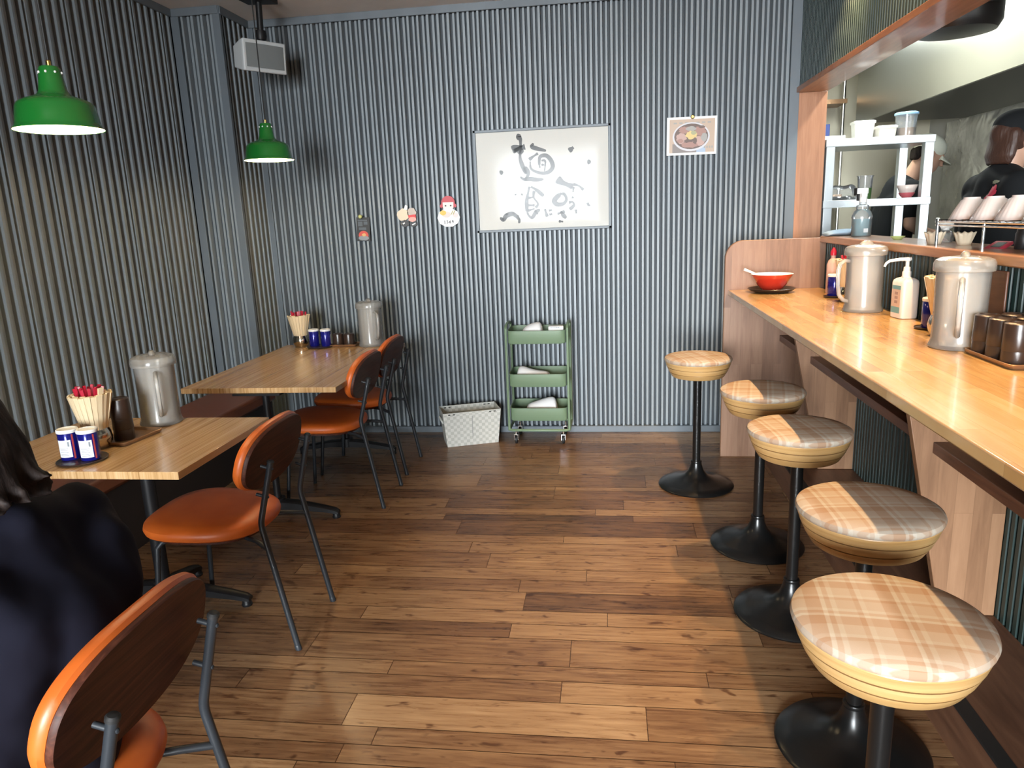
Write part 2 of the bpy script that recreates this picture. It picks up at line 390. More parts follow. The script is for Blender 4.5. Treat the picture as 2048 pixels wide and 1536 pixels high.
mb = MB(); ribs(mb, (XL - .044, YREAR), (XL - .044, YC + .02), (1, 0), 0, CEIL, UNITL, seed=2); slab(mb, XL - .12, YREAR, XL - .044, YB + .1, 0, CEIL); struct('wall_left', mb, [M['slat'], M['gapshade']], ang=20)
mb = MB(); ribs(mb, (XL, YC + .042), (-2.27, YC + .042), (0, -1), 0, CEIL, UNIT, seed=4); struct('wall_alcove_front', mb, [M['slat'], M['gapshade']], ang=20)
mb = MB(); ribs(mb, (-2.312, YC + .042), (-2.312, YB), (1, 0), 0, CEIL, UNIT, seed=5); struct('wall_alcove_side', mb, [M['slat'], M['gapshade']], ang=20)
mb = MB(); ribs(mb, (-2.298, YB + .014), (1.092, YB + .014), (0, -1), 0, CEIL, UNIT, seed=6); slab(mb, -2.7, YB + .014, 1.31, YB + .1, 0, CEIL); struct('wall_back', mb, [M['slat'], M['gapshade']], ang=20)
# trims: top strips, corner strips, skirting
TR = 1
def trim(x0, y0, z0, x1, y1, z1, m='trim', name=None):
    global TR
    b = MB(); b.box(x0, y0, z0, x1, y1, z1); struct(name or 'trim_%d' % TR, b, M[m], bevel=.002)
    if not name: TR += 1
trim(XL, YREAR, CEIL - .045, XL + .012, YC, CEIL); trim(XL, YC - .012, CEIL - .045, -2.27, YC, CEIL); trim(-2.27, YC, CEIL - .045, -2.258, YB, CEIL); trim(-2.27, YB - .042, CEIL - .045, XR, YB - .028, CEIL)
trim(XL + .0, YC - .006, 0, XL + .05, YC + .02, CEIL); trim(-2.31, YC - .006, 0, -2.264, YC + .02, CEIL); trim(-2.27, YB - .036, 0, -2.235, YB - .02, CEIL)
trim(1.098, YB - .034, 0, XR, YB, CEIL)
trim(-2.27, YB - .045, 0, 1.155, YB - .0, .042, name='baseboard_back'); trim(XL, YREAR, 0, XL + .014, YC, .042, name='baseboard_left')
# right side: header over the kitchen opening, its wooden lining, low wall with splash and ledge
GU = [(.017, .020), (.013, .010), (.017, .020), (.013, 0)]
mb = MB(); ribs(mb, (XR + .02, YB), (XR + .02, YREAR), (-1, 0), 2.14, CEIL, GU, seed=8); slab(mb, XR + .02, YREAR, 1.31, YB, 2.14, CEIL); struct('wall_right_header', mb, [M['dado'], M['dado']], ang=20)
trim(1.138, YREAR, 2.112, 1.318, YB - .03, 2.142, 'orange', 'trim_%d' % TR); TR += 1
trim(1.15, YB - .03, 1.0, 1.318, YB + .0, 2.112, 'jamb', 'trim_%d' % TR); TR += 1
mb = MB(); slab(mb, XR, YB + .0, 1.31, YK, 0, CEIL); struct('wall_right_return', mb, M['beige'])
mb = MB(); ribs(mb, (XD + .02, YB), (XD + .02, YREAR), (-1, 0), 0, 1.25, [(.022, .02), (.012, .008), (.022, .02), (.014, 0)], seed=9); slab(mb, XD + .02, YREAR, 1.31, YB, 0, 1.25); struct('wall_right_low', mb, [M['dado'], M['dado']], ang=20)
mb = MB(); slab(mb, XD + .02, YREAR, 1.31, YREAR + .25, 1.25, 2.14); struct('wall_right_end', mb, M['beige'])
# raised step under the counter with a dark nosing strip
mb = MB(); mb.box(.905, YREAR, 0, XD, 4.268, .150); mb.mi = 1; mb.box(.895, YREAR, .150, .935, 4.268, .158); mb.mi = 0; mb.box(.935, YREAR, .150, XD, 4.268, .156)
M['step'] = wood('step_wood', (.075, .032, .018), (.13, .06, .034), (.20, .10, .055), (8, 1, 8), .4)
struct('floor_step', mb, [M['step'], M['rubber']])
# rear wall with the shopfront glazing behind the camera
mb = MB()
for a in [(XL - .1, 0, -2.30, CEIL), (.42, 0, 1.35, CEIL), (-2.30, 0, .42, .22), (-2.30, 2.71, .42, CEIL)]: mb.box(a[0], YREAR - .1, a[1], a[2], YREAR, a[3])
struct('wall_rear', mb, M['ceil'])
mb = MB()
for x in (-2.30, -.97, .37): mb.box(x, YREAR - .08, .22, x + .05, YREAR - .02, 2.71)
mb.box(-2.30, YREAR - .08, .22, .42, YREAR - .02, .27); mb.box(-2.30, YREAR - .08, 2.68, .42, YREAR - .02, 2.71)
w = struct('window_1', mb, M['charcoal'])
mb = MB(); mb.box(-2.29, YREAR - .052, .25, .41, YREAR - .048, 2.70); obj('pane', mb, M['glass'], w)
# added unseen wall behind the camera, keeps window light off the left wall
mb = MB(); mb.box(XL - .03, -1.06, 0, -1.62, -.98, CEIL); struct('wall_light_blocker', mb, M['slat'])
# kitchen shell
mb = MB(); mb.box(1.31, YREAR, .0, XKR, YK, .12); struct('floor_kitchen', mb, M['kwall'])
mb = MB(); mb.box(XR, YK, 0, XKR + .1, YK + .1, CEIL); struct('wall_kitchen_far', mb, M['beige'])
mb = MB(); mb.box(XKR, YREAR - .1, 0, XKR + .1, YK + .1, CEIL); struct('wall_kitchen_side', mb, M['kwall'])
mb = MB(); mb.box(1.31, YREAR - .1, 0, XKR + .1, YREAR, CEIL); struct('wall_kitchen_rear', mb, M['kwall'])

# ------------------------------------------------------------------ bar counter
t = thing('bar_counter', 'long wooden bar counter with rounded end board along the right wall', 'counter', (.95, 1.5, 0))
def W(o): return (-o.location.x, -o.location.y, -o.location.z)
def world(mb, root): mb.M = Matrix.Translation(-Vector(root.location)); return mb
mb = world(MB(), t); mb.box(.685, YREAR + .02, .970, XD - .001, 4.268, 1.0); obj('worktop', mb, M['ctop'], t, bevel=.004)
mb = world(MB(), t)
pts = [(.665, 0), (XD - .001, 0), (XD - .001, 1.276)]
for k in range(13):
    a = PI/2 + PI/2 * k/12; pts.append((.665 + .10 + .10 * math.cos(a), 1.276 - .10 + .10 * math.sin(a)))
mb.loft([[(x, 4.269, z) for x, z in pts], [(x, 4.299, z) for x, z in pts]]); obj('end_panel', mb, M['ply'], t, bevel=.004)
for yg in (3.621, 2.25, .88):
    mb = world(MB(), t); q = [(.875, .969), (XD - .001, .969), (XD - .001, .157), (1.043, .157)]
    mb.loft([[(x, yg, z) for x, z in q], [(x, yg + .03, z) for x, z in q]]); obj('support_panel', mb, M['gus'], t, bevel=.002)
for y0, y1 in ((3.652, 4.268), (2.281, 3.62), (.911, 2.249)):
    mb = world(MB(), t); mb.box(.980, y0, .700, XD - .002, y1, .735); obj('under_shelf', mb, M['walnut'], t, bevel=.002)
# ledge of the kitchen pass
mb = MB(); mb.M = Matrix.Translation((-1.3, -2, -1.25)); mb.box(1.172, YREAR + .26, 1.2505, 1.40, 4.268, 1.286); o = obj('pass_ledge', mb, M['ledge'], loc=(1.3, 2, 1.25), bevel=.005)
tag(o, 'narrow wooden ledge of the kitchen pass above the bar counter', 'ledge')

# ------------------------------------------------------------------ stools
def make_stool(label):
    t = thing('bar_stool', label, 'stool', (0, 0, 0), 0, 'plaid bar stools along the counter')
    mb = MB(); mb.lathe([(.195, 0), (.198, .006), (.192, .014), (.15, .026), (.10, .040), (.062, .058), (.040, .085), (.030, .115), (.026, .135)], 56); obj('base', mb, M['stoolmetal'], t)
    mb = MB(); mb.lathe([(.021, .10), (.021, .612)], 24); mb.lathe([(.027, .128), (.029, .134), (.027, .140), (.022, .142)], 24); obj('pole', mb, M['stoolmetal'], t)
    mb = MB()
    mb.M = Matrix.Translation((0, 0, .012)); mb.lathe([(.02, .596), (.130, .594), (.134, .597), (.1465, .618), (.139, .6185), (.139, .6215), (.149, .622), (.1585, .6445), (.150, .645), (.150, .648), (.1605, .6485), (.168, .672), (.166, .677), (.02, .677)], 64); obj('seat_rim', mb, M['bent'], t, ang=24)
    mb = MB(); mb.M = Matrix.Translation((0, 0, .012)); mb.lathe([(.165, .672), (.171, .678), (.173, .685), (.170, .693), (.160, .699), (.13, .703), (.06, .705), (.004, .705)], 64); obj('seat_cushion', mb, M['plaid'], t)
    return t
ST = [(.468, 3.80, .3, 'plaid bar stool furthest back, standing in front of the counter end board'), (.645, 3.07, -.2, 'plaid bar stool second from the back wall along the counter'),
      (.652, 2.50, .15, 'plaid bar stool in the middle of the row of five'), (.650, 1.812, .05, 'second nearest plaid bar stool, half shaded under the counter edge'), (.512, 1.282, -.12, 'nearest plaid bar stool, largest in view, pulled out from the counter')]
s0 = make_stool(ST[-1][3]); s0.location = (ST[-1][0], ST[-1][1], 0); s0.rotation_euler = (0, 0, ST[-1][2])
for x, y, rz, lb in ST[:-1]: dup(s0, (x, y, 0), rz, lb)

# ------------------------------------------------------------------ dining chairs (face -x, origin under the seat between the rear posts)
def make_chair(label):
    t = thing('dining_chair', label, 'chair', (0, 0, 0), 0, 'orange leather dining chairs with rosewood backs')
    # seat: rounded, wider in front
    mb = MB(); mb.M = Matrix.Translation((-.312, 0, 0))
    fn = lambda p: (p[0], p[1] * (1 - .10 * (p[0] / .215)), p[2] + .010 * (-p[0] / .215))
    mb.pad(.218, .215, 2.7, [(.05, .408), (.018, .411), (.004, .420), (0, .433), (.003, .446), (.014, .455), (.05, .461), (.12, .462)], 64, fn=fn)
    obj('seat', mb, M['leather'], t)
    mb = MB(); mb.M = Matrix.Translation((-.312, 0, 0)); mb.pad(.19, .185, 2.7, [(0, .399), (0, .409)], 48, fn=fn); obj('seat_board', mb, M['rosewood'], t)
    # back: board plus leather pad, curved and leaning
    tilt = math.radians(14); Rm = Matrix.Translation((-.036, 0, .680)) @ Matrix.Rotation(tilt, 4, 'Y')
    cv = lambda p: (p[2] - .30 * p[1] * p[1] - .002, p[1], p[0])
    f2 = lambda p: cv((p[0], p[1] * (1 - .06 * p[0] / .115), p[2]))
    mb = MB(); mb.M = Rm; mb.pad(.113, .220, 2.6, [(.0, -.012), (0, -.004), (.002, 0)], 72, fn=f2); b = obj('back_board', mb, M['rosewood'], t)
    mb = MB(); mb.M = Rm; mb.pad(.117, .224, 2.6, [(.03, -.0125), (.004, -.013), (-.002, -.020), (-.002, -.032), (.006, -.044), (.03, -.052), (.09, -.054)], 72, fn=f2); obj('back_cushion', mb, M['leather'], t)
    for s in (-1, 1):
        mb = MB()
        foot = Vector((.030, .166 * s, 0)); bend = Vector((-.056, .162 * s, .470)); top = Vector((.002, .155 * s, .690))
        p = [foot]
        for k in range(1, 9): p.append(foot.lerp(bend, k/9))
        a = foot.lerp(bend, .95); c = bend.lerp(top, .10)
        for k in range(7): u = k/6; p.append(a.lerp(bend, u).lerp(bend.lerp(c, u), u))
        p.append(top)
        mb.tube(p, .0105, 14); mb.capsule(foot + Vector((0, 0, .002)), .0115, foot + Vector((-.003, 0, .014)), .0115)
        obj('rear_leg', mb, M['charcoal'], t)
        mb = MB(); mb.lathe([(.0125, 0), (.0125, .006), (.009, .010), (.003, .011)], 16); mb.v = [tuple(Matrix.Rotation(tilt, 3, 'Y') @ Vector(q) + top - Vector((.001, 0, .004))) for q in mb.v]; obj('post_cap', mb, M['rubber'], t)
        for w_ in (.90, .45):     # short studs that carry the back
            q = bend.lerp(top, w_); mb = MB(); e = q + Vector((-.030 - .0, -.0, .008))
            mb.tube([q, e], .0058, 10); mb.ell(q + Vector((.011, 0, -.002)), .003, .005, .005, 10, 6); obj('back_stud', mb, M['charcoal'], t)
        # bar from the rear leg to below the seat
        mb = MB(); a = foot.lerp(bend, .80); mb.tube([a, (-.10, .125 * s, .390), (-.22, .075 * s, .396), (-.34, .10 * s, .396)], .0085, 10); obj('seat_bar', mb, M['charcoal'], t)
        mb = MB(); mb.tube([(-.34, .10 * s, .396), (-.41, .13 * s, .394), (-.440, .150 * s, .388), (-.452, .160 * s, .372), (-.470, .172 * s, .18), (-.487, .182 * s, 0.002)], .0095, 12); obj('front_leg', mb, M['charcoal'], t)
    return t
CH = [(-.800, 1.082, 0, 'orange leather chair nearest the camera, occupied by the person in navy'), (-1.118, 2.325, 0, 'empty orange leather chair at the front table with the person'),
      (-1.196, 3.592, 0, 'orange leather chair at the long rear table, nearer of its two'), (-1.207, 4.090, 0, 'orange leather chair at the long rear table, closest to the back wall')]
c0 = make_chair(CH[1][3]); c0.location = (*CH[1][:2], 0)
for i in (0, 2, 3): dup(c0, (*CH[i][:2], 0), CH[i][2], CH[i][3])

# ------------------------------------------------------------------ tables
def table(x0, y0, x1, y1, label, poles, r, arms):
    cx, cy = (x0 + x1)/2, (y0 + y1)/2
    t = thing('dining_table', label, 'table', (cx, cy, 0), 0, 'striped laminate tables by the left bench')
    mb = world(MB(), t); mb.box(x0, y0, .674, x1, y1, .700); obj('tabletop', mb, M['lam'], t, bevel=.0015)
    for px, py in poles:
        mb = world(MB(), t); mb.tube([(px, py, .075), (px, py, .668)], r, 20); mb.box(px - .12, py - .10, .664, px + .12, py + .10, .6738); obj('pedestal', mb, M['black'], t)
        mb = world(MB(), t)
        for dx, dy in arms:
            L = math.hypot(dx, dy); n = Vector((-dy/L, dx/L, 0))
            e = Vector((px + dx, py + dy, 0)); c = Vector((px, py, 0)); rings = []
            for u, w, zt, zb in ((0, .030, .098, .050), (.35, .028, .088, .048), (.8, .023, .062, .034), (.95, .021, .050, .026), (1.0, .017, .040, .024)):
                q = c.lerp(e, u); rings.append([tuple(q + n * w + Vector((0, 0, zb))), tuple(q + n * w + Vector((0, 0, zt - .008))), tuple(q + n * w * .5 + Vector((0, 0, zt))), tuple(q - n * w * .5 + Vector((0, 0, zt))), tuple(q - n * w + Vector((0, 0, zt - .008))), tuple(q - n * w + Vector((0, 0, zb)))])
            mb.loft(rings); f = c.lerp(e, .95); mb.lathe([(.020, 0), (.021, .006), (.018, .010), (.018, .036)], 16, c=tuple(f))
        mb.lathe([(.038, .05), (.038, .105), (r, .108)], 20, c=(px, py, 0))
        obj('foot', mb, M['black'], t)
    return t
table(-2.165, 2.04, -1.366, 2.69, 'small striped wood table in front with the near condiments', [(-1.765, 2.44)], .026, [(.36, .0), (-.36, .0), (0, .24), (0, -.27)])
table(-2.072, 3.214, -1.281, 4.445, 'long striped wood table at the back below the far lamp', [(-1.68, 3.30), (-1.68, 4.32)], .018, [(.32, .0), (-.32, .0)])
# bench along the left wall
t = thing('wall_bench', 'long brown leather bench running along the left slatted wall', 'bench', (-2.36, 1.6, 0))
mb = world(MB(), t); mb.box(-2.545, YREAR + .1, .345, -2.165, 4.40, .43); obj('seat_cushion', mb, M['bench'], t, bevel=.02, seg=3)
mb = world(MB(), t); mb.box(-2.545, YREAR + .1, 0, -2.20, 4.395, .346); obj('front_panel', mb, M['dark'], t)
# ------------------------------------------------------------------ things on the wall
YW = YB - .029      # front of the ribs
t = thing('framed_calligraphy', 'large framed sheet of white paper with ink brush writing on the back wall', 'picture', (-.401, YW, 1.68))
mb = MB(); w, h = .435, .3185
for a in [(-w, -h, -w + .016, h), (w - .016, -h, w, h), (-w, -h, w, -h + .016), (-w, h - .016, w, h)]: mb.box(a[0], -.022, a[1], a[2], -.001, a[3])
obj('frame', mb, M['trim'], t, bevel=.002)
mb = MB(); mb.box(-w + .014, -.008, -h + .014, w - .014, -.004, h - .014); obj('paper', mb, M['paper'], t)
STROKES = [(0.014,[(-0.135,0.284),(-0.143,0.267),(-0.133,0.252),(-0.132,0.227),(-0.131,0.202)]),(0.0215,[(-0.188,0.19),(-0.162,0.199),(-0.125,0.202),(-0.104,0.206)]),(0.0183,[(-0.178,0.185),(-0.146,0.188),(-0.121,0.167)]),(0.0118,[(-0.133,0.202),(-0.138,0.143),(-0.129,0.103),(-0.11,0.057),(-0.1,0.042)]),(0.014,[(-0.114,0.082),(-0.089,0.041),(-0.112,0.002)]),(0.0118,[(-0.142,0.024),(-0.117,0.007),(-0.08,0.008),(-0.033,0.001),(0.009,0.002)]),(0.0118,[(-0.049,0.223),(-0.063,0.206),(-0.032,0.192),(0.029,0.175)]),(0.0097,[(-0.023,0.162),(-0.054,0.144),(-0.081,0.126)]),(0.0118,[(-0.074,0.115),(-0.072,0.075),(-0.047,0.054),(-0.001,0.04),(0.041,0.045),(0.068,0.074),(0.059,0.114),(0.029,0.145),(-0.008,0.142),(-0.017,0.108),(-0.013,0.073)]),(0.0064,[(-0.003,0.117),(0.022,0.111),(0.015,0.051)]),(0.0064,[(-0.004,0.092),(0.017,0.089)]),(0.0107,[(-0.084,-0.039),(-0.096,-0.084),(-0.106,-0.135),(-0.105,-0.196)]),(0.0107,[(-0.076,-0.04),(-0.04,-0.062),(0.006,-0.101)]),(0.0086,[(-0.054,-0.066),(-0.06,-0.106),(-0.033,-0.148),(-0.049,-0.173)]),(0.0075,[(-0.097,-0.11),(-0.063,-0.106)]),(0.0086,[(-0.101,-0.155),(-0.054,-0.157)]),(0.0107,[(-0.105,-0.196),(-0.093,-0.222),(-0.072,-0.233),(-0.05,-0.203),(-0.021,-0.184)]),(0.0075,[(-0.103,-0.191),(-0.055,-0.178)]),(0.0075,[(-0.055,-0.188),(-0.035,-0.214)]),(0.0215,[(0.094,0.0),(0.128,-0.024),(0.194,-0.052)]),(0.0086,[(0.195,-0.037),(0.23,-0.048),(0.261,-0.075)]),(0.0075,[(0.197,-0.052),(0.194,-0.087)]),(0.014,[(0.121,-0.089),(0.089,-0.113),(0.073,-0.137),(0.093,-0.158),(0.13,-0.155),(0.151,-0.13),(0.141,-0.1),(0.121,-0.089)]),(0.0097,[(0.011,-0.183),(0.025,-0.232)]),(0.0086,[(0.037,-0.194),(0.056,-0.19)]),(0.0086,[(0.039,-0.22),(0.057,-0.215)]),(0.0097,[(0.091,-0.217),(0.139,-0.203)]),(0.0118,[(0.113,-0.2),(0.128,-0.226),(0.148,-0.245)]),(0.0075,[(0.098,-0.263),(0.127,-0.267)]),(0.0097,[(0.166,-0.149),(0.19,-0.147),(0.197,-0.168),(0.17,-0.192)]),(0.0075,[(0.185,-0.117),(0.198,-0.12)]),(0.0075,[(0.209,-0.194),(0.212,-0.219)]),(0.0075,[(0.285,-0.154),(0.29,-0.172),(0.301,-0.17)]),(0.014,[(0.173,0.167),(0.191,0.179),(0.202,0.188)]),(0.0129,[(0.287,0.095),(0.31,0.094)]),(0.0129,[(-0.273,0.052),(-0.251,0.061)]),(0.0129,[(-0.282,-0.225),(-0.262,-0.241),(-0.242,-0.216),(-0.204,-0.205),(-0.178,-0.219),(-0.158,-0.245),(-0.161,-0.266)]),(0.0064,[(-0.247,-0.208),(-0.225,-0.202)]),(0.0064,[(-0.204,-0.202),(-0.183,-0.206)]),(0.0075,[(-0.172,-0.214),(-0.152,-0.246)]),(0.0064,[(-0.178,-0.081),(-0.173,-0.089)]),(0.0054,[(-0.138,-0.08),(-0.131,-0.093)])]
mb = MB()
for wd, pts in STROKES:
    P = [Vector((x, 0, z)) for x, z in pts]; Q = []
    for i in range(len(P) - 1):
        p0 = P[max(i - 1, 0)]; p1 = P[i]; p2 = P[i + 1]; p3 = P[min(i + 2, len(P) - 1)]
        for k in range(6):
            u = k/6; Q.append(.5 * ((2*p1) + (p2 - p0)*u + (2*p0 - 5*p1 + 4*p2 - p3)*u*u + (3*p1 - p0 - 3*p2 + p3)*u**3))
    Q.append(P[-1]); n = len(Q); L = []; R_ = []
    for i, q in enumerate(Q):
        d = (Q[min(i + 1, n - 1)] - Q[max(i - 1, 0)]).normalized(); s = Vector((-d.z, 0, d.x)); u = i/(n - 1)
        ww = wd * 1.12 * (.80 + .25 * math.sin(3.1 * u * 2 + wd * 900)) * (1 if .05 < u < .95 else .6)
        L.append(q + s * ww); R_.append(q - s * ww)
    vs = [(p.x, -.0083, p.z) for p in L + R_]; mb.add(vs, [(i, i + 1, n + i + 1, n + i) for i in range(n - 1)])
obj('brush_writing', mb, M['ink'], t)
mb = MB(); nx, nz = 48, 36; vs = []
for j in range(nz + 1):
    for i in range(nx + 1):
        u = i/nx*2 - 1; v = j/nz*2 - 1; bl = .0055 * (1 - abs(u)**9) * (1 - abs(v)**8) + .0004 * math.sin(5*u + 3*v)
        vs.append((u * (w - .016), -.0095 - bl, v * (h - .016)))
mb.add(vs, [(j*(nx+1) + i, j*(nx+1) + i + 1, (j+1)*(nx+1) + i + 1, (j+1)*(nx+1) + i) for j in range(nz) for i in range(nx)]); obj('cover_film', mb, M['film'], t, ang=180)

def disc(mb, cx, cz, rx, rz, y, mi, n=28, wob=0, seed=0):
    r = random.Random(seed); ps = [(cx + rx * math.cos(2*PI*i/n) * (1 + r.uniform(-wob, wob)), y, cz + rz * math.sin(2*PI*i/n) * (1 + r.uniform(-wob, wob))) for i in range(n)]
    mb.add(ps, [tuple(range(n))], mi)
P = lambda n, c, r=.5: mat(n, c, r)
cols = [P('print_sand', (.50, .38, .29)), P('print_bowl', (.60, .60, .63)), P('print_broth', (.13, .085, .07)), P('print_meat', (.36, .20, .165)), P('print_egg', (.66, .50, .20)), P('print_shade', (.22, .19, .18)), P('print_meat_pale', (.48, .32, .28)), P('print_sky', (.38, .47, .60)), P('print_grey', (.34, .33, .31)), P('print_leek', (.36, .36, .20))]
t = thing('food_photo', 'tilted paper photo of a meat rice bowl pinned to the back wall', 'photo', (.528, YW - .004, 1.898)); t.rotation_euler = (0, math.radians(.5), 0)
mb = MB(); mb.box(-.150, -.001, -.112, .150, .001, .112); obj('sheet', mb, M['white'], t)
mb = MB(); y = -.0013
mb.box(-.134, y, -.098, .138, -.001, .098, 0); mb.box(-.115, y - .0002, -.098, .085, -.001, -.045, 5); mb.box(.03, y - .0003, -.098, .085, -.001, -.06, 7)
disc(mb, -.003, -.005, .112, .085, y - .0006, 1); disc(mb, -.003, -.003, .102, .075, y - .0009, 2)
for i, (cx, cz, rx, rz, m_) in enumerate([(-.062, -.012, .030, .030, 6), (-.045, .035, .032, .022, 3), (.050, .025, .034, .030, 3), (.045, -.03, .036, .028, 6), (-.01, -.052, .05, .018, 3), (.075, -.01, .018, .026, 8), (-.005, .042, .03, .014, 8), (0, .004, .033, .026, 4), (.012, .018, .018, .012, 9), (-.068, -.028, .02, .012, 3), (.02, -.03, .012, .02, 2), (-.03, -.03, .014, .010, 2), (.06, .05, .02, .008, 2)]):
    disc(mb, cx, cz, rx, rz, y - .0012 - .00015*i, m_, 20, .16, i)
for i in range(7): mb.box(-.11 + .034*i, y - .0003, .072, -.09 + .034*i, -.001, .081, 8); 
for i in range(4): mb.box(.075 + .015*i, y - .0005, -.075, .084 + .015*i, -.001, -.062, 8)
obj('printed_picture', mb, cols, t)
def pin(name, label, loc, m, s=1.):
    mb = MB(); mb.M = Matrix.Rotation(PI/2, 4, 'X') @ Matrix.Scale(s, 4); mb.lathe([(.006, 0), (.006, .004), (.0045, .007), (.0045, .014), (.0085, .017), (.009, .021), (.006, .024)], 20)
    tag(obj(name, mb, m, loc=loc), label, 'push pin')
pin('push_pin', 'shiny brass push pin holding up the food photo', (.529, YW - .0052, 2.006), M['brass'], 1.3)
# small dark card
t = thing('menu_card', 'small dark card with a red bowl on the back wall beside the lamp', 'card', (-1.612, YW - .003, 1.415)); t.rotation_euler = (0, math.radians(2), 0)
mb = MB(); mb.box(-.046, -.001, -.078, .046, .001, .078); obj('sheet', mb, mat('card_black', (.012, .014, .016), .5), t)
mb = MB(); disc(mb, .0, -.040, .034, .030, -.0016, 0, 24); disc(mb, 0, -.058, .036, .016, -.0019, 1, 24); disc(mb, .004, -.036, .014, .010, -.0022, 2, 12, .2, 3)
for i, (a, b, c, d) in enumerate([(-.035, .02, -.004, .05), (.004, .03, .03, .05), (-.03, -.004, .02, .012), (-.036, .055, .028, .062)]): mb.box(a, -.0015, b, c, -.001, d, 3)
obj('printed_picture', mb, [P('card_red', (.55, .06, .04)), P('card_grey', (.22, .24, .26)), P('card_yellow', (.6, .35, .12)), P('card_slate', (.07, .085, .10))], t)
pin('push_pin', 'pale yellow clip at the top of the small dark card', (-1.618, YW - .0042, 1.498), P('yellow_clip', (.45, .45, .16)), 1.4)
# cut-out decorations
t = thing('paper_figure_pair', 'pair of little paper figures in cream and red stuck on the back wall', 'wall decoration', (-1.302, YW - .004, 1.488))
mb = MB()
def flat(mb, pts, y0, y1, mi): mb.loft([[(x, y0, z) for x, z in pts], [(x, y1, z) for x, z in pts]], mi=mi)
def blob2(cx, cz, rx, rz, n=12, w=.1, seed=1):
    r = random.Random(seed); return [(cx + rx*math.cos(2*PI*i/n)*(1 + r.uniform(-w, w)), cz + rz*math.sin(2*PI*i/n)*(1 + r.uniform(-w, w))) for i in range(n)]
flat(mb, blob2(-.030, .010, .040, .040), -.004, 0, 0); flat(mb, blob2(.030, .022, .030, .032, seed=2), -.004, 0, 1); flat(mb, [(-.022, .045), (.002, .040), (.006, .066), (-.010, .074)], -.005, -.001, 2)
flat(mb, [(.004, .006), (.055, .010), (.058, -.012), (.008, -.014)], -.0055, -.002, 3); flat(mb, blob2(.032, -.022, .026, .016, seed=5), -.006, -.003, 4)
flat(mb, blob2(-.020, -.046, .030, .022, seed=3), -.004, 0, 5); flat(mb, blob2(.036, -.048, .026, .022, seed=4), -.004, 0, 5); flat(mb, [(-.036, -.046), (-.022, -.038), (-.020, -.046), (-.032, -.053)], -.0055, -.003, 2); flat(mb, [(.026, -.054), (.052, -.044), (.050, -.052), (.030, -.060)], -.0055, -.003, 2)
obj('cutout', mb, [P('cut_cream', (.66, .55, .40)), P('cut_tan', (.45, .38, .33)), P('cut_white', (.72, .74, .74)), P('cut_red', (.60, .03, .035)), P('cut_pink', (.68, .33, .28)), P('cut_black', (.025, .025, .028))], t)
t = thing('paper_bowl_figure', 'paper cut-out of a red haired face over a white noodle bowl on the back wall', 'wall decoration', (-1.024, YW - .004, 1.498))
mb = MB(); flat(mb, blob2(0, .062, .046, .048, 18, .02), -.003, 0, 0); flat(mb, [(-.036, .068), (.036, .068), (.034, .030), (.016, .014), (-.016, .014), (-.034, .030)], -.0045, -.002, 1)
for s in (-1, 1): flat(mb, blob2(.017*s, .046, .006, .0055, 10, .0), -.0055, -.004, 2); flat(mb, blob2(.047*s, .045, .008, .012, 10, .0), -.0035, 0, 0)
flat(mb, blob2(0, -.030, .076, .062, 10, .02, 8), -.006, -.003, 3); flat(mb, blob2(-.036, .002, .022, .016, 10, .1), -.008, -.005, 4); flat(mb, blob2(-.014, -.010, .030, .020, 10, .1), -.0075, -.005, 5); flat(mb, blob2(.046, -.016, .018, .016, 10, .1), -.0075, -.005, 6)
for dx in (0, .013): flat(mb, [(.014 + dx, -.012), (.020 + dx, -.012), (.034 + dx, .014), (.028 + dx, .014)], -.009, -.006, 7)
obj('cutout', mb, [P('cut_redhair', (.45, .035, .05)), P('cut_face', (.76, .62, .58)), M['eye'], P('cut_plate', (.78, .79, .80)), P('cut_egg', (.62, .42, .06)), P('cut_noodle', (.58, .50, .46)), P('cut_pale', (.62, .52, .50)), P('cut_bamboo', (.32, .26, .06))], t)
mb = MB()
GL = {'1': [[(.2, .8), (.5, 1), (.5, 0)], [(.2, 0), (.8, 0)]], '3': [[(.1, .95), (.8, .95), (.4, .55), (.85, .3), (.5, 0), (.1, .1)]], '6': [[(.8, .95), (.2, .5), (.15, .2), (.5, 0), (.85, .2), (.7, .45), (.25, .4)]], '9': [[(.8, .55), (.3, .5), (.2, .8), (.5, 1), (.8, .85), (.8, .5), (.55, 0)]]}
for i, ch in enumerate('1369'):
    for st in GL[ch]: mb.tube([(-.034 + .0175*i + .013*x, -.0068, -.066 + .018*z) for x, z in st], .0021, 6)
obj('lettering', mb, M['ink'], t)

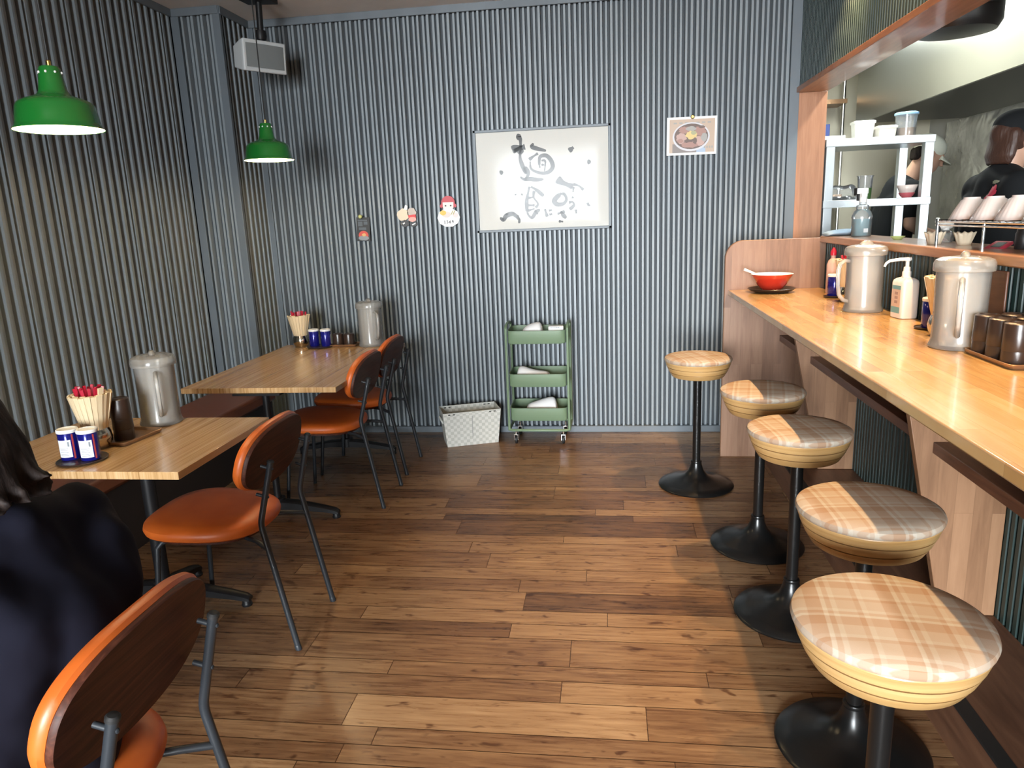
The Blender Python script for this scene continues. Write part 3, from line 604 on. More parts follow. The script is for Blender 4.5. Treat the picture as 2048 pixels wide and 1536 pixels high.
# ------------------------------------------------------------------ pendant lamps
def make_lamp(label):
    t = thing('pendant_lamp', label, 'lamp', (0, 0, 0), 0, 'green enamel pendant lamps over the tables')
    out = [(.1285, 0), (.1275, .004), (.121, .010), (.1185, .018), (.116, .035), (.111, .068), (.104, .080), (.085, .090), (.060, .098), (.046, .106), (.040, .116), (.035, .150), (.031, .180), (.027, .186), (.005, .188)]
    mb = MB(); mb.lathe(out, 56, cap0=False); obj('shade', mb, M['green'], t)
    inn = [(.1270, .0008), (.1255, .004), (.1190, .010), (.1160, .018), (.1130, .035), (.1070, .064), (.098, .075), (.080, .084), (.056, .091), (.040, .098), (.034, .116), (.030, .150)]
    mb = MB(); mb.lathe(inn, 56, cap0=False, cap1=True); obj('inner_shade', mb, M['shadewhite'], t)
    for k in range(8):
        a = 2*PI*k/8 + .3; mb = MB(); mb.ell((.0325*math.cos(a), .0325*math.sin(a), .168), .004, .004, .004, 10, 6); obj('vent_hole', mb, M['white'], t)
    mb = MB(); mb.lathe([(.007, .186), (.007, .203), (.004, .206)], 14); obj('stem', mb, M['brass'], t)
    mb = MB(); mb.tube([(0, 0, .203), (0, 0, CEIL - 1.79 - .015)], .003, 8); mb.lathe([(.03, CEIL - 1.79 - .025), (.03, CEIL - 1.79)], 20); obj('cord', mb, M['rubber'], t)
    mb = MB(); mb.ell((0, 0, .062), .028, .028, .036, 20, 12); mb.lathe([(.014, .09), (.014, .15)], 14); obj('bulb', mb, M['bulb'], t)
    return t
l0 = make_lamp('green enamel pendant lamp nearer the camera, over the front table'); l0.location = (-1.705, 2.21, 1.776)
l1 = dup(l0, (-1.772, 3.83, 1.799), .4, 'green enamel pendant lamp further back, over the long table')
for ch in list(l1.children):
    if ch.name.startswith('cord'):   # shorter drop to the same ceiling
        ch.scale = (1, 1, (CEIL - 1.799 - .001) / (CEIL - 1.79))
for ch in list(l0.children):
    if ch.name.startswith('cord'): ch.scale = (1, 1, (CEIL - 1.776 - .001) / (CEIL - 1.79))
for x, y, z in ((-1.705, 2.21, 1.776), (-1.772, 3.83, 1.799)):
    L = bpy.data.lights.new('pendant_light', 'POINT'); L.energy = PEND; L.color = (1, .76, .45); L.shadow_soft_size = .035
    o = bpy.data.objects.new('pendant_light', L); COL.objects.link(o); o.location = (x, y, z + .018)

# ------------------------------------------------------------------ loudspeaker
t = thing('wall_speaker', 'small white loudspeaker hanging from the ceiling in the corner', 'speaker', (-1.99, 4.33, 2.418), math.radians(54))
t.rotation_euler = (math.radians(4), 0, math.radians(54))
mb = MB()
pl = [(-.085, .10), (.085, .10)] 
ring = lambda y, w_, h_: [(-w_, y, -h_), (w_, y, -h_), (w_, y, h_), (-w_, y, h_)]
mb.loft([ring(.10, .135, .066), ring(-.03, .150, .094), ring(-.06, .152, .096), ring(-.066, .149, .094)]); obj('cabinet', mb, M['offwhite'], t, bevel=.006)
mb = MB(); vs = []; n = 12
for i in range(n + 1):
    u = i/n*2 - 1; y = -.067 - .010*(1 - u*u); vs += [(u*.134, y, -.072), (u*.134, y, .072)]
mb.add(vs, [(2*i, 2*i + 2, 2*i + 3, 2*i + 1) for i in range(n)]); mb.add([(-.134, -.06, -.072), (.134, -.06, -.072), (.134, -.06, .072), (-.134, -.06, .072)], [(0, 1, 2, 3)]); obj('grille', mb, M['grille'], t)
t.scale = (.88, .88, .88); mb = MB(); mb.M = Matrix.Scale(1/.88, 4) @ Matrix.Rotation(-math.radians(54), 4, 'Z'); mb.tube([(0, .03, .07), (0, .03, CEIL - 2.418 - .02)], .018, 14); mb.lathe([(.03, .10), (.034, .12), (.03, .15)], 16, c=(0, .03, 0)); mb.box(-.09, -.03, CEIL - 2.418 - .028, .09, .09, CEIL - 2.418 - .004); obj('bracket', mb, M['black'], t)

# ------------------------------------------------------------------ trolley
t = thing('utility_trolley', 'sage green three tier metal trolley standing against the back wall', 'trolley', (-.443, 4.625, 0), math.radians(-1))
def basket(z0, z1):
    mb = MB(); o_ = lambda k: (lambda p: p)
    mb.pad(.186, .128, 9, [(.004, z0 + .002), (.0, z0 + .008), (0, z1 - .004), (-.004, z1 - .002), (-.004, z1), (.003, z1), (.003, z0 + .008), (.02, z0 + .006)], 64)
    obj('basket', mb, M['sage'], t)
for a, b in ((.665, .752), (.385, .472), (.160, .248)): basket(a, b)
for s in (-1, 1):
    mb = MB(); r_ = .0085; pts = [(s*.196, -.112, .100)]
    for z in (.3, .5, .7): pts.append((s*.196, -.112, z))
    for k in range(7): a = PI*k/6; pts.append((s*.196, -.112*math.cos(a) if k not in (0, 6) else (-.112 if k == 0 else .112), .765 + .025*math.sin(a)))
    for z in (.7, .5, .3, .1): pts.append((s*.196, .112, z))
    mb.tube(pts, r_, 10); obj('side_frame', mb, M['sage'], t)
mb = MB(); mb.tube([(-.175, -.128, .100), (.175, -.128, .100), (.196, -.112, .100), (.196, .112, .100), (.175, .128, .100), (-.175, .128, .100), (-.196, .112, .100), (-.196, -.112, .100)], .009, 10, closed=True); obj('bottom_frame', mb, M['sage'], t)
for sx in (-1, 1):
    for sy in (-1, 1):
        c = MB(); c.tube([(sx*.155, sy*.10, .095), (sx*.155, sy*.10, .062)], .007, 10); c.box(sx*.155 - .015, sy*.10 - .012, .026, sx*.155 - .009, sy*.10 + .020, .068); c.box(sx*.155 + .009, sy*.10 - .012, .026, sx*.155 + .015, sy*.10 + .020, .068); c.box(sx*.155 - .015, sy*.10 - .014, .060, sx*.155 + .015, sy*.10 + .02, .068)
        w = obj('caster', c, M['chrome'], t, bevel=.002)
        c = MB(); c.M = Matrix.Translation((sx*.155, sy*.10 + .010, .028)) @ Matrix.Rotation(PI/2, 4, 'Y'); c.lathe([(.010, -.008), (.024, -.008), (.028, -.005), (.028, .005), (.024, .008), (.010, .008)], 24); obj('wheel', c, M['rubber'], w)
# cloths and packet lying in the trolley
def cloth(name, lab, loc, prof, wy, m, seed):
    """a crumpled towel: heights along x, rounded across y"""
    r = random.Random(seed); mb = MB(); n = 14; k = len(prof); rings = []
    for x, h in prof:
        ring = []
        for j in range(n):
            a = 2*PI*j/n; ring.append((x + r.uniform(-.003, .003), wy*math.cos(a)*(1 + r.uniform(-.06, .06)), h*.5 + h*.5*math.sin(a)))
        rings.append(ring)
    mb.loft(rings); o = obj(name, mb, m, loc=loc, ang=180); s_ = o.modifiers.new('s', 'SUBSURF'); s_.levels = 1; s_.render_levels = 2
    o['label'] = lab; o['category'] = 'cloth'
    return o
CW = mat('white_towel', (.66, .66, .66), .9)
cloth('folded_towel', 'white folded cloth heaped in the top tier of the trolley', (-.47, 4.60, .6725), [(-.085, .02), (-.075, .075), (-.04, .105), (0, .118), (.03, .125), (.055, .115), (.062, .05)], .06, CW, 1)['group'] = 'white cloths in the trolley'
cloth('folded_towel', 'white cloth trailing to the right in the middle tier of the trolley', (-.485, 4.60, .3925), [(-.105, .03), (-.10, .105), (-.07, .118), (-.04, .11), (0, .092), (.06, .082), (.11, .078), (.115, .03)], .05, CW, 2)['group'] = 'white cloths in the trolley'
cloth('folded_towel', 'white cloth standing on edge in the bottom tier of the trolley', (-.42, 4.60, .1675), [(-.115, .03), (-.11, .085), (-.06, .10), (0, .122), (.05, .135), (.085, .128), (.09, .05)], .05, CW, 3)['group'] = 'white cloths in the trolley'
t = thing('white_packet', 'small white carton with print in the top tier of the trolley', 'packet', (-.325, 4.585, .672), .08)
mb = MB(); mb.box(-.048, -.03, 0, .048, .03, .097); obj('box', mb, M['white'], t, bevel=.004)
mb = MB(); 
for i in range(5): mb.box(-.034 + .012*i, -.0306, .086, -.026 + .012*i, -.030, .092)
obj('lettering', mb, M['print'], t)
# woven paper basket
t = thing('woven_basket', 'grey white woven paper basket on the floor beside the trolley', 'basket', (-.915, 4.585, 0), math.radians(20))
b0, b1 = (.170, .088), (.192, .105); H_ = .232
def rr(w_, d_, z, cut=.004): return [(-w_, -d_, z), (w_, -d_, z), (w_, d_, z), (-w_, d_, z)]
mb = MB(); rings = [rr(*b0, .0)]
for k in range(1, 9): u = k/8; rings.append(rr(b0[0] + (b1[0]-b0[0])*u, b0[1] + (b1[1]-b0[1])*u, H_*u))
for k in range(8, 0, -1): u = k/8; rings.append(rr(b0[0] + (b1[0]-b0[0])*u - .005, b0[1] + (b1[1]-b0[1])*u - .005, H_*u if k < 8 else H_))
rings.append(rr(b0[0] - .005, b0[1] - .005, .006)); mb.loft(rings); obj('body', mb, M['woven'], t)
mb = MB()
for x in (-.15, .15, -.12, .12):
    mb.box(x - .007, -.1065, .217, x + .007, -.1035, .224); mb.box(x - .007, .0965, .217, x + .007, .0995, .224)
obj('rim_slot', mb, M['basket_dark'], t)
mb = MB(); mb.loft([[(-.0015, -.0885, .01), (.0015, -.0885, .01), (.0015, -.086, .01), (-.0015, -.086, .01)], [(-.0015, -.1035, .20), (.0015, -.1035, .20), (.0015, -.10, .20), (-.0015, -.10, .20)]]); obj('seam', mb, M['grille'], t)
for sx in (-1, 1):
    mb = MB(); mb.tube([(sx*.184, -.04, .15), (sx*.198, -.035, .175), (sx*.202, 0, .19), (sx*.198, .035, .175), (sx*.184, .04, .15)], .006, 8); obj('handle', mb, M['woven'], t)
# ------------------------------------------------------------------ tableware
def pitcher(label, loc, ang):
    t = thing('water_pitcher', label, 'pitcher', loc, ang, 'frosted plastic water pitchers')
    mb = MB(); mb.lathe([(.060, 0), (.079, .001), (.081, .006), (.077, .016), (.074, .03), (.073, .12), (.0745, .235), (.0765, .245), (.074, .2455), (.071, .12), (.071, .012), (.03, .009), (.002, .009)], 48, cap0=True, cap1=True); obj('body', mb, M['frost'], t)
    mb = MB(); mb.lathe([(.0775, .236), (.0835, .238), (.0845, .244), (.0835, .262), (.078, .272), (.06, .279), (.03, .282), (.002, .282)], 48, cap0=False); mb.ell((0, 0, .282), .032, .014, .016, 20, 10); mb.ell((-.07, 0, .258), .03, .022, .012, 16, 8); obj('lid', mb, M['frost'], t)
    mb = MB(); p = [(.070, 0, .216), (.095, 0, .218), (.114, 0, .205), (.121, 0, .18), (.120, 0, .12), (.112, 0, .075), (.092, 0, .052), (.070, 0, .046)]
    mb.tube(p, .0085, 10); obj('handle', mb, M['frost'], t); return t
p0 = pitcher('frosted plastic water pitcher on the front table', (-1.79, 2.62, .7), math.radians(-55))
dup(p0, (-1.478, 4.375, .7), math.radians(-48), 'frosted plastic water pitcher on the long rear table below the wall')
dup(p0, (1.088, 3.27, 1.0), math.radians(-165), 'frosted plastic water pitcher on the counter beside the white pump bottle')
dup(p0, (1.085, 2.395, 1.0), math.radians(-115), 'frosted plastic water pitcher on the counter beside the tray of brown cups')

def pot(label, loc):
    t = thing('chopstick_pot', label, 'pot', loc, 0, 'steel pots of chopsticks')
    mb = MB(); mb.lathe([(.030, 0), (.040, .003), (.049, .020), (.052, .038), (.048, .058), (.042, .072), (.041, .080), (.044, .086), (.042, .0865), (.039, .08), (.038, .06), (.030, .01), (.002, .008)], 40); obj('body', mb, M['pot'], t); return t
sticks = {}
def fill(loc, n, nr, gl, lb, lbr, seed, lone=True):
    r = random.Random(seed)
    for i in range(n + nr + (1 if lone else 0)):
        red = n <= i < n + nr; last = i >= n + nr
        if not red:
            k = i/22*2*PI + .1 if i < 22 else i/(n - 22)*2*PI; rb, rt, L = .026, .068 + r.uniform(-.002, .002), .200 + r.uniform(-.003, .003)
            if i >= 22: rb, rt = .018, .052 + r.uniform(-.004, .004)
            if last: k, rt, L = -.35, .070, .225
        else:
            k = (i - n)/nr*2*PI; rb, rt, L = .010, .030 + .016*(i % 2), .222 + r.uniform(-.004, .006)
        key = 'r' if red else 'p'
        if key not in sticks:
            mb = MB()
            if red: mb.loft([[(-.003, -.003, 0), (.003, -.003, 0), (.003, .003, 0), (-.003, .003, 0)], [(-.0050, -.0045, .218), (.0050, -.0045, .218), (.0050, .0045, .218), (-.0050, .0045, .218)], [(-.0042, -.004, .222), (.0042, -.004, .222), (.0042, .004, .222), (-.0042, .004, .222)]])
            else: mb.loft([[(-.0032, -.003, 0), (.0032, -.003, 0), (.0032, .003, 0), (-.0032, .003, 0)], [(-.0095, -.0034, .2), (.0095, -.0034, .2), (.0095, .0034, .2), (-.0095, .0034, .2)]])
            o = obj('red_chopstick' if red else 'wooden_chopstick', mb, M['redstick'] if red else M['stick']); sticks[key] = o
        else:
            o = sticks[key].copy(); COL.objects.link(o)
        tag(o, lbr if red else lb, 'chopstick', gl[1] if red else gl[0])
        a = Vector((rb*math.cos(k), rb*math.sin(k), .014)); b = Vector((rt*math.cos(k), rt*math.sin(k), L)); d = (b - a).normalized()
        z = d; y = Vector((math.cos(k), math.sin(k), 0)); y = (y - z*y.dot(z)).normalized(); x = y.cross(z)
        o.matrix_world = Matrix.Translation(Vector(loc)) @ Matrix.Translation(a) @ Matrix((x, y, z)).transposed().to_4x4() @ Matrix.Scale((b - a).length/(.222 if red else .2), 4, (0, 0, 1))
for loc, nm, seed, n, nr in (((-1.832, 2.297, .7), 'on the front table', 1, 36, 14), ((-1.948, 4.385, .7), 'on the long rear table', 2, 36, 10), ((1.137, 3.60, 1.0), 'behind the far pitcher on the counter', 3, 34, 10), ((1.137, 2.61, 1.0), 'behind the near pitcher on the counter', 4, 34, 0)):
    pot('round steel chopstick pot ' + nm, loc)
    fill(loc, n, nr, ('pale chopsticks ' + nm, 'red chopsticks ' + nm), 'pale wooden chopstick standing in the steel pot ' + nm, 'red chopstick standing in the steel pot ' + nm, seed, nr > 0 and seed == 1)

def can(label, loc, rz):
    t = thing('seasoning_can', label, 'can', loc, rz, 'blue seasoning cans with white lids')
    mb = MB(); mb.lathe([(.030, 0), (.0315, .002), (.0315, .094), (.030, .096)], 36); obj('body', mb, M['blue'], t)
    mb = MB(); mb.lathe([(.0325, .094), (.0335, .096), (.0335, .1035), (.031, .106), (.026, .1055), (.024, .1035), (.002, .1035)], 36); obj('lid', mb, M['white'], t)
    def patch(a0, a1, z0, z1, rr_, n=14):
        m2 = MB(); vs = []
        for i in range(n + 1):
            a = a0 + (a1 - a0)*i/n; vs += [(rr_*math.cos(a), rr_*math.sin(a), z0), (rr_*math.cos(a), rr_*math.sin(a), z1)]
        m2.add(vs, [(2*i, 2*i + 2, 2*i + 3, 2*i + 1) for i in range(n)]); return m2
    obj('label', patch(-2.15, -.72, .012, .072, .0319), M['label'], t, ang=180)
    m3 = patch(-1.05, -.90, .050, .066, .0322, 4)
    for k in range(5):
        q = patch(-1.9, -1.05 - .07*(k % 2), .018 + .006*k, .0195 + .006*k, .0322, 6); b = len(m3.v); m3.v += q.v; m3.f += [tuple(i + b for i in f) for f in q.f]; m3.m += q.m
    obj('lettering', m3, M['print'], t, ang=180); obj('stripe', patch(-.60, -.42, .006, .090, .0319, 4), M['stripe'], t, ang=180); return t
k0 = can('left blue and white seasoning can on the front table, next to the person', (-1.822, 2.15, .7085), .0)
dup(k0, (-1.747, 2.148, .7085), .12, 'right blue and white seasoning can on the front table, by the steel pot')
dup(k0, (-1.842, 4.345, .7085), 2.1, 'left blue seasoning can on the long rear table, by the steel pot')
dup(k0, (-1.762, 4.340, .7085), 2.0, 'right blue seasoning can on the long rear table, by the brown cups')
dup(k0, (1.150, 2.745, 1.0085), 2.4, 'blue seasoning can on the counter beside the near pitcher')
dup(k0, (1.124, 3.80, 1.0085), 2.4, 'blue seasoning can on the counter behind the far pitcher')
def saucer(label, loc, r):
    mb = MB(); mb.lathe([(r*.7, 0), (r*.96, .003), (r, .007), (r*.98, .0085), (r*.9, .006), (r*.75, .008), (.002, .008)], 40); o = obj('round_tray', mb, M['cup'] if r < .15 else M['cup'], loc=loc); tag(o, label, 'tray')
saucer('round dark tray under the two cans on the front table', (-1.782, 2.15, .7), .080)
saucer('round dark tray under the two cans on the long rear table', (-1.803, 4.342, .7), .088)
saucer('small dark tray under the can beside the near pitcher on the counter', (1.150, 2.762, 1.0), .048)
saucer('small dark tray under the can behind the far pitcher on the counter', (1.122, 3.797, 1.0), .046)

def tray(label, loc, hx, hy, rz, m):
    mb = MB(); mb.pad(hx, hy, 12, [(.004, 0), (0, .003), (-.004, .014), (-.002, .0155), (.001, .014), (.004, .0045), (.02, .004)], 64); o = obj('cup_tray', mb, m, loc=loc, bevel=0); o.rotation_euler = (0, 0, rz); tag(o, label, 'tray')
tray('rectangular tray with one tall stack of cups on the front table', (-1.785, 2.405, .7), .068, .098, -.12, M['traymetal'])
tray('rectangular metal tray of brown cups on the long rear table', (-1.655, 4.375, .7), .085, .050, 0, M['traymetal'])
tray('bronze tray of stacked brown cups at the near end of the counter', (1.132, 2.175, 1.0), .066, .132, 0, M['traymetal'])
def cup_mesh():
    mb = MB(); mb.lathe([(.0350, 0), (.0358, .002), (.0346, .040), (.0335, .073), (.029, .077), (.022, .0775), (.021, .0755), (.002, .0755)], 40, cap0=False); mb.lathe([(.0345, .0), (.031, .07), (.002, .072)], 40, cap0=False); return mb
cup0 = None
def cups(x, y, z, n, lbs, group, lift=.040):
    global cup0
    for i in range(n):
        if cup0 is None: cup0 = o = obj('tea_cup', cup_mesh(), M['cup'])
        else: o = cup0.copy(); COL.objects.link(o)
        o.location = (x, y, z + lift*i); tag(o, lbs[i], 'cup', group)
w3 = ('lowest', 'middle', 'topmost')
cups(-1.79, 2.388, .7045, 3, ['%s upturned brown cup of the tall stack on the front table' % a for a in w3], 'brown cups on the front table')
cups(-1.692, 4.368, .7045, 1, ['left upturned brown cup on the metal tray of the rear table'], 'brown cups on the rear table')
cups(-1.618, 4.360, .7045, 1, ['right upturned brown cup on the metal tray of the rear table, by the pitcher'], 'brown cups on the rear table')
for iy, (y, a) in enumerate(((2.262, 'far'), (2.180, 'middle'), (2.098, 'near'))):
    for x, b in ((1.103, 'front'), (1.175, 'wall side')):
        cups(x, y, 1.0045, 2, ['%s upturned brown cup, %s stack of the %s row on counter tray' % (c, a, b) for c in ('lower', 'upper')], 'brown cups on the counter tray', .040)
# red bowl with a spoon on a dark saucer
t = thing('serving_dish', 'dark lacquer saucer under the red bowl at the far end of the counter', 'saucer', (.888, 4.10, 1.0))
mb = MB(); mb.lathe([(.06, 0), (.085, .002), (.112, .012), (.124, .022), (.122, .024), (.10, .015), (.07, .010), (.002, .010)], 48); obj('plate', mb, M['cup'], t)
t = thing('noodle_bowl', 'red lacquer bowl with white inside on the far end of the counter', 'bowl', (.888, 4.10, 1.010))
mb = MB(); mb.lathe([(.048, 0), (.050, .008), (.060, .012), (.078, .035), (.092, .062), (.108, .085), (.1095, .089)], 48, cap1=False); obj('outer_bowl', mb, M['red'], t)
mb = MB(); mb.lathe([(.1095, .0891), (.107, .0895), (.090, .065), (.074, .036), (.05, .018), (.002, .014)], 48, cap0=False); obj('inner_bowl', mb, M['white'], t)
mb = MB(); mb.M = Matrix.Translation((.888, 4.10, 1.010)); mb.tube([(.02, 0, .032), (-.04, 0, .062), (-.10, -.005, .097), (-.150, -.01, .118)], [.009, .006, .006, .008], 10); mb.ell((.035, 0, .034), .026, .018, .007, 16, 8); tag(obj('soup_spoon', mb, M['white']), 'white spoon resting in the red bowl on the counter', 'spoon')
# pump bottle
t = thing('pump_bottle', 'white square sanitizer pump bottle with long nozzle on the counter', 'bottle', (1.170, 3.045, 1.0), math.radians(8))
mb = MB(); mb.pad(.034, .046, 7, [(.006, 0), (.001, .003), (0, .010), (0, .140), (.003, .150), (.012, .157), (.022, .160), (.024, .163)], 56); obj('body', mb, M['white'], t)
mb = MB(); mb.lathe([(.0165, .160), (.0165, .182), (.013, .186), (.012, .200), (.007, .203), (.007, .222), (.011, .224), (.012, .232), (.010, .236)], 24); obj('cap', mb, M['white'], t)
mb = MB(); mb.tube([(.012, 0, .231), (-.03, 0, .231), (-.070, 0, .227), (-.084, 0, .218), (-.090, 0, .205)], [.0075, .0065, .0055, .005, .0045], 12); obj('nozzle', mb, M['white'], t)
mb = MB(); mb.box(-.0352, -.030, .022, -.0342, .032, .130, 0); mb.box(-.0355, -.030, .115, -.0345, .032, .130, 1); mb.box(-.0355, -.030, .022, -.0345, .032, .046, 1)
for i in range(3): mb.box(-.0356, -.012, .060 + .017*i, -.0346, .010, .071 + .017*i, 2)
obj('label', mb, [P('label_tan', (.62, .46, .36)), P('label_teal', (.16, .36, .38)), P('label_brown', (.36, .24, .20))], t)
# small wall card stand behind the near pitcher
t = thing('menu_stand', 'dark brown card stand leaning on the splash behind the near pitcher', 'stand', (1.190, 2.40, 1.0), 0)
mb = MB(); mb.box(-.012, -.05, 0, .012, .05, .012); mb.box(-.004, -.05, .012, .004, .05, .235); obj('board', mb, M['walnut'], t, bevel=.003)
t = thing('sauce_bottle', 'tall pale sauce bottle with red cap by the far end of the counter splash', 'bottle', (1.165, 3.98, 1.0))
mb = MB(); mb.lathe([(.028, 0), (.030, .004), (.030, .15), (.022, .17), (.012, .18), (.012, .20)], 28); obj('body', mb, P('bottle_pink', (.60, .40, .36)), t)
mb = MB(); mb.lathe([(.015, .195), (.015, .215), (.004, .235)], 20); obj('cap', mb, M['redstick'], t)

# ------------------------------------------------------------------ on the ledge
zl = 1.286
t = thing('spray_bottle', 'white trigger spray bottle with pale blue liquid on the ledge by the shelf', 'bottle', (1.305, 4.02, zl), .3)
mb = MB(); mb.lathe([(.045, 0), (.048, .004), (.048, .085), (.051, .098), (.040, .125), (.030, .135), (.029, .155), (.017, .160), (.016, .185)], 32, cap1=False); obj('body', mb, M['clear'], t)
mb = MB(); mb.lathe([(.044, .004), (.0455, .006), (.0455, .088), (.002, .088)], 32); obj('liquid', mb, M['bluewater'], t)
mb = MB(); mb.lathe([(.019, .170), (.019, .195), (.014, .200)], 20); mb.box(-.016, -.014, .195, .016, .014, .232); mb.box(-.045, -.011, .212, .022, .011, .240); obj('trigger_head', mb, M['white'], t, bevel=.004)
mb = MB(); mb.box(-.034, -.007, .178, -.024, .007, .214); mb.box(-.047, -.012, .205, -.043, .012, .242); obj('trigger', mb, M['rubber'], t, bevel=.003)
mb = MB(); mb.box(-.02, -.0492, .02, .004, -.046, .04); obj('label', mb, M['label'], t)
o = cloth('folded_cloth', 'pale blue cloth draped over the far end of the ledge', (1.262, 4.18, zl), [(-.09, .012), (-.08, .026), (-.03, .034), (.03, .038), (.08, .030), (.09, .012)], .075, M['bluecloth'], 6); tag(o, 'pale blue cloth lying on the far end of the ledge', 'cloth')
mb = MB(); mb.lathe([(.014, 0), (.018, .002), (.030, .014), (.031, .016), (.028, .016), (.016, .004), (.002, .004)], 28); tag(obj('small_dish', mb, M['lime'], loc=(1.29, 3.49, zl)), 'tiny yellow green dish on the ledge', 'dish')
# bowl rack
t = thing('bowl_rack', 'chrome wire rack holding upturned bowls on the ledge', 'rack', (1.285, 2.5, zl))
ys_ = (2.905, 2.25, 1.60)
for y in ys_[:2]:
    for x in (1.21, 1.37):
        mb = world(MB(), t); mb.tube([(x, y, zl), (x, y, zl + .092)], .0055, 12); mb.lathe([(.008, .085), (.008, .100), (.004, .102)], 12, c=(x, y, zl)); obj('leg', mb, M['chrome'], t)
mb = world(MB(), t)
for x in (1.21, 1.29, 1.37): mb.tube([(x, 2.92, zl + .088), (x, 1.6, zl + .088)], .004, 8)
mb.tube([(1.21, 2.92, zl + .076), (1.21, 1.6, zl + .076)], .003, 8)
for i in range(34): y = 2.915 - .04*i; mb.tube([(1.205, y, zl + .0935), (1.375, y, zl + .0935)], .002, 6)
obj('wire_shelf', mb, M['chrome'], t)
def vbowl(label, loc, m, group, flip=True, cat='bowl', r=.068, h=.075):
    n = 72; mb = MB(); pr = [(.026, .0), (.027, .006), (.034, .010), (r*.80, h*.62), (r, h)]
    if flip: pr = [(a, h - z) for a, z in pr]
    rings = [[((a*(1 + (.012*math.cos(24*2*PI*i/n) if a > .03 else 0)))*math.cos(2*PI*i/n), a*(1 + (.012*math.cos(24*2*PI*i/n) if a > .03 else 0))*math.sin(2*PI*i/n), z) for i in range(n)] for a, z in pr]
    mb.loft(rings, cap0=True, cap1=False); o = obj('ribbed_bowl', mb, m, loc=loc, ang=60); sd = o.modifiers.new('th', 'SOLIDIFY'); sd.thickness = .003; sd.offset = -1
    return tag(o, label, cat, group)
lb_ = ['upturned ribbed white bowl at the far end of the rack', 'upturned ribbed white bowl second from the far end of the rack', 'upturned ribbed white bowl third from the far end of the rack', 'nearest upturned ribbed white bowl on the rack']
b0 = vbowl(lb_[0], (1.29, 2.84, zl + .0958), M['bowlwhite'], 'upturned bowls on the rack')
for i, (x, y) in enumerate(((1.29, 2.68), (1.29, 2.52), (1.29, 2.36))):
    o = b0.copy(); COL.objects.link(o); o.location = (x, y, zl + .0958); o['label'] = lb_[i + 1]
def wavy(label, loc, m, r=.036, h=.045):
    n = 48; mb = MB(); rings = []
    for k in range(5):
        u = k/4; a = r*(.62 + .38*u); rings.append([(a*(1 + .09*u*math.cos(10*2*PI*i/n))*math.cos(2*PI*i/n), a*(1 + .09*u*math.cos(10*2*PI*i/n))*math.sin(2*PI*i/n), h*u*(1 + .06*u*math.cos(10*2*PI*i/n + 1))) for i in range(n)])
    mb.loft(rings, cap1=False); o = obj('paper_cup', mb, m, loc=loc, ang=80); sd = o.modifiers.new('th', 'SOLIDIFY'); sd.thickness = .0012; return tag(o, label, 'paper cup', 'wavy paper cups on the ledge')
wavy('wavy tan paper cup on the ledge below the white sprayer head', (1.255, 3.03, zl), M['waxpaper']); wavy('wavy tan paper cup on the ledge behind the rack leg', (1.315, 2.925, zl), M['waxpaper'])
t = thing('trigger_sprayer', 'white sprayer head with black trigger on a bottle behind the paper cups', 'sprayer', (1.345, 3.155, zl), .2)
mb = MB(); mb.lathe([(.026, 0), (.028, .003), (.028, .035), (.014, .048)], 24); obj('body', mb, M['clear'], t)
mb = MB(); mb.ell((0, 0, .066), .034, .016, .017, 20, 10); mb.lathe([(.014, .046), (.014, .06)], 16); obj('head', mb, M['white'], t)
mb = MB(); mb.box(-.034, -.007, .035, -.024, .007, .065); obj('trigger', mb, M['rubber'], t, bevel=.002)
t = thing('red_packet', 'small red and black packet lying on the ledge under the rack', 'packet', (1.305, 2.66, zl), .5); t.rotation_euler = (0, -.35, .5)
mb = MB(); mb.box(-.035, -.03, 0, .035, .03, .012); obj('box', mb, P('packet_red', (.35, .02, .04)), t, bevel=.003); mb = MB(); mb.box(-.02, -.02, .0118, .02, .012, .0128); obj('label', mb, M['ink'], t)
for i in range(3):
    mb = MB(); mb.lathe([(.022, 0), (.024, .003), (.024, .05), (.021, .056), (.021, .064), (.012, .066)], 24); tag(obj('dark_jar', mb, M['soot'], loc=(1.33, 2.56 - .085*i, zl)), 'dark jar under the bowl rack, %s of three' % ('farthest', 'middle', 'nearest')[i], 'jar', 'dark jars under the rack')

# ------------------------------------------------------------------ kitchen beyond the opening
t = thing('kitchen_worktop', 'stainless kitchen worktop behind the pass ledge', 'worktop', (1.5, 3, .12))
mb = world(MB(), t); mb.box(1.325, YREAR + .1, .80, 1.62, 4.60, .84); mb.box(1.325, 4.60, .80, 2.02, 5.30, .84); obj('top', mb, M['steel'], t, bevel=.004)
mb = world(MB(), t); mb.box(1.335, YREAR + .12, .12, 1.58, 4.60, .80); mb.box(1.335, 4.62, .12, 1.98, 5.26, .80); obj('cabinet', mb, M['stainless'], t)
t = thing('storage_shelf', 'white metal two tier shelf frame on the kitchen worktop by the pass', 'shelf', (1.63, 5.0, .84))
zt, zm = 1.835, 1.475; x0, x1, y0, y1 = 1.328, 1.942, 4.80, 5.24
for x in (x0, x1 - .052):
    for y in (y0, y1 - .05):
        mb = world(MB(), t); mb.box(x, y, .84, x + .052, y + .05, zt); obj('leg', mb, M['alu'], t, bevel=.003)
for z in (zt, zm):
    mb = world(MB(), t); mb.box(x0 - .004, y0 - .004, z - .045, x1 + .004, y1 + .004, z); obj('shelf_board', mb, M['alu'], t, bevel=.003)
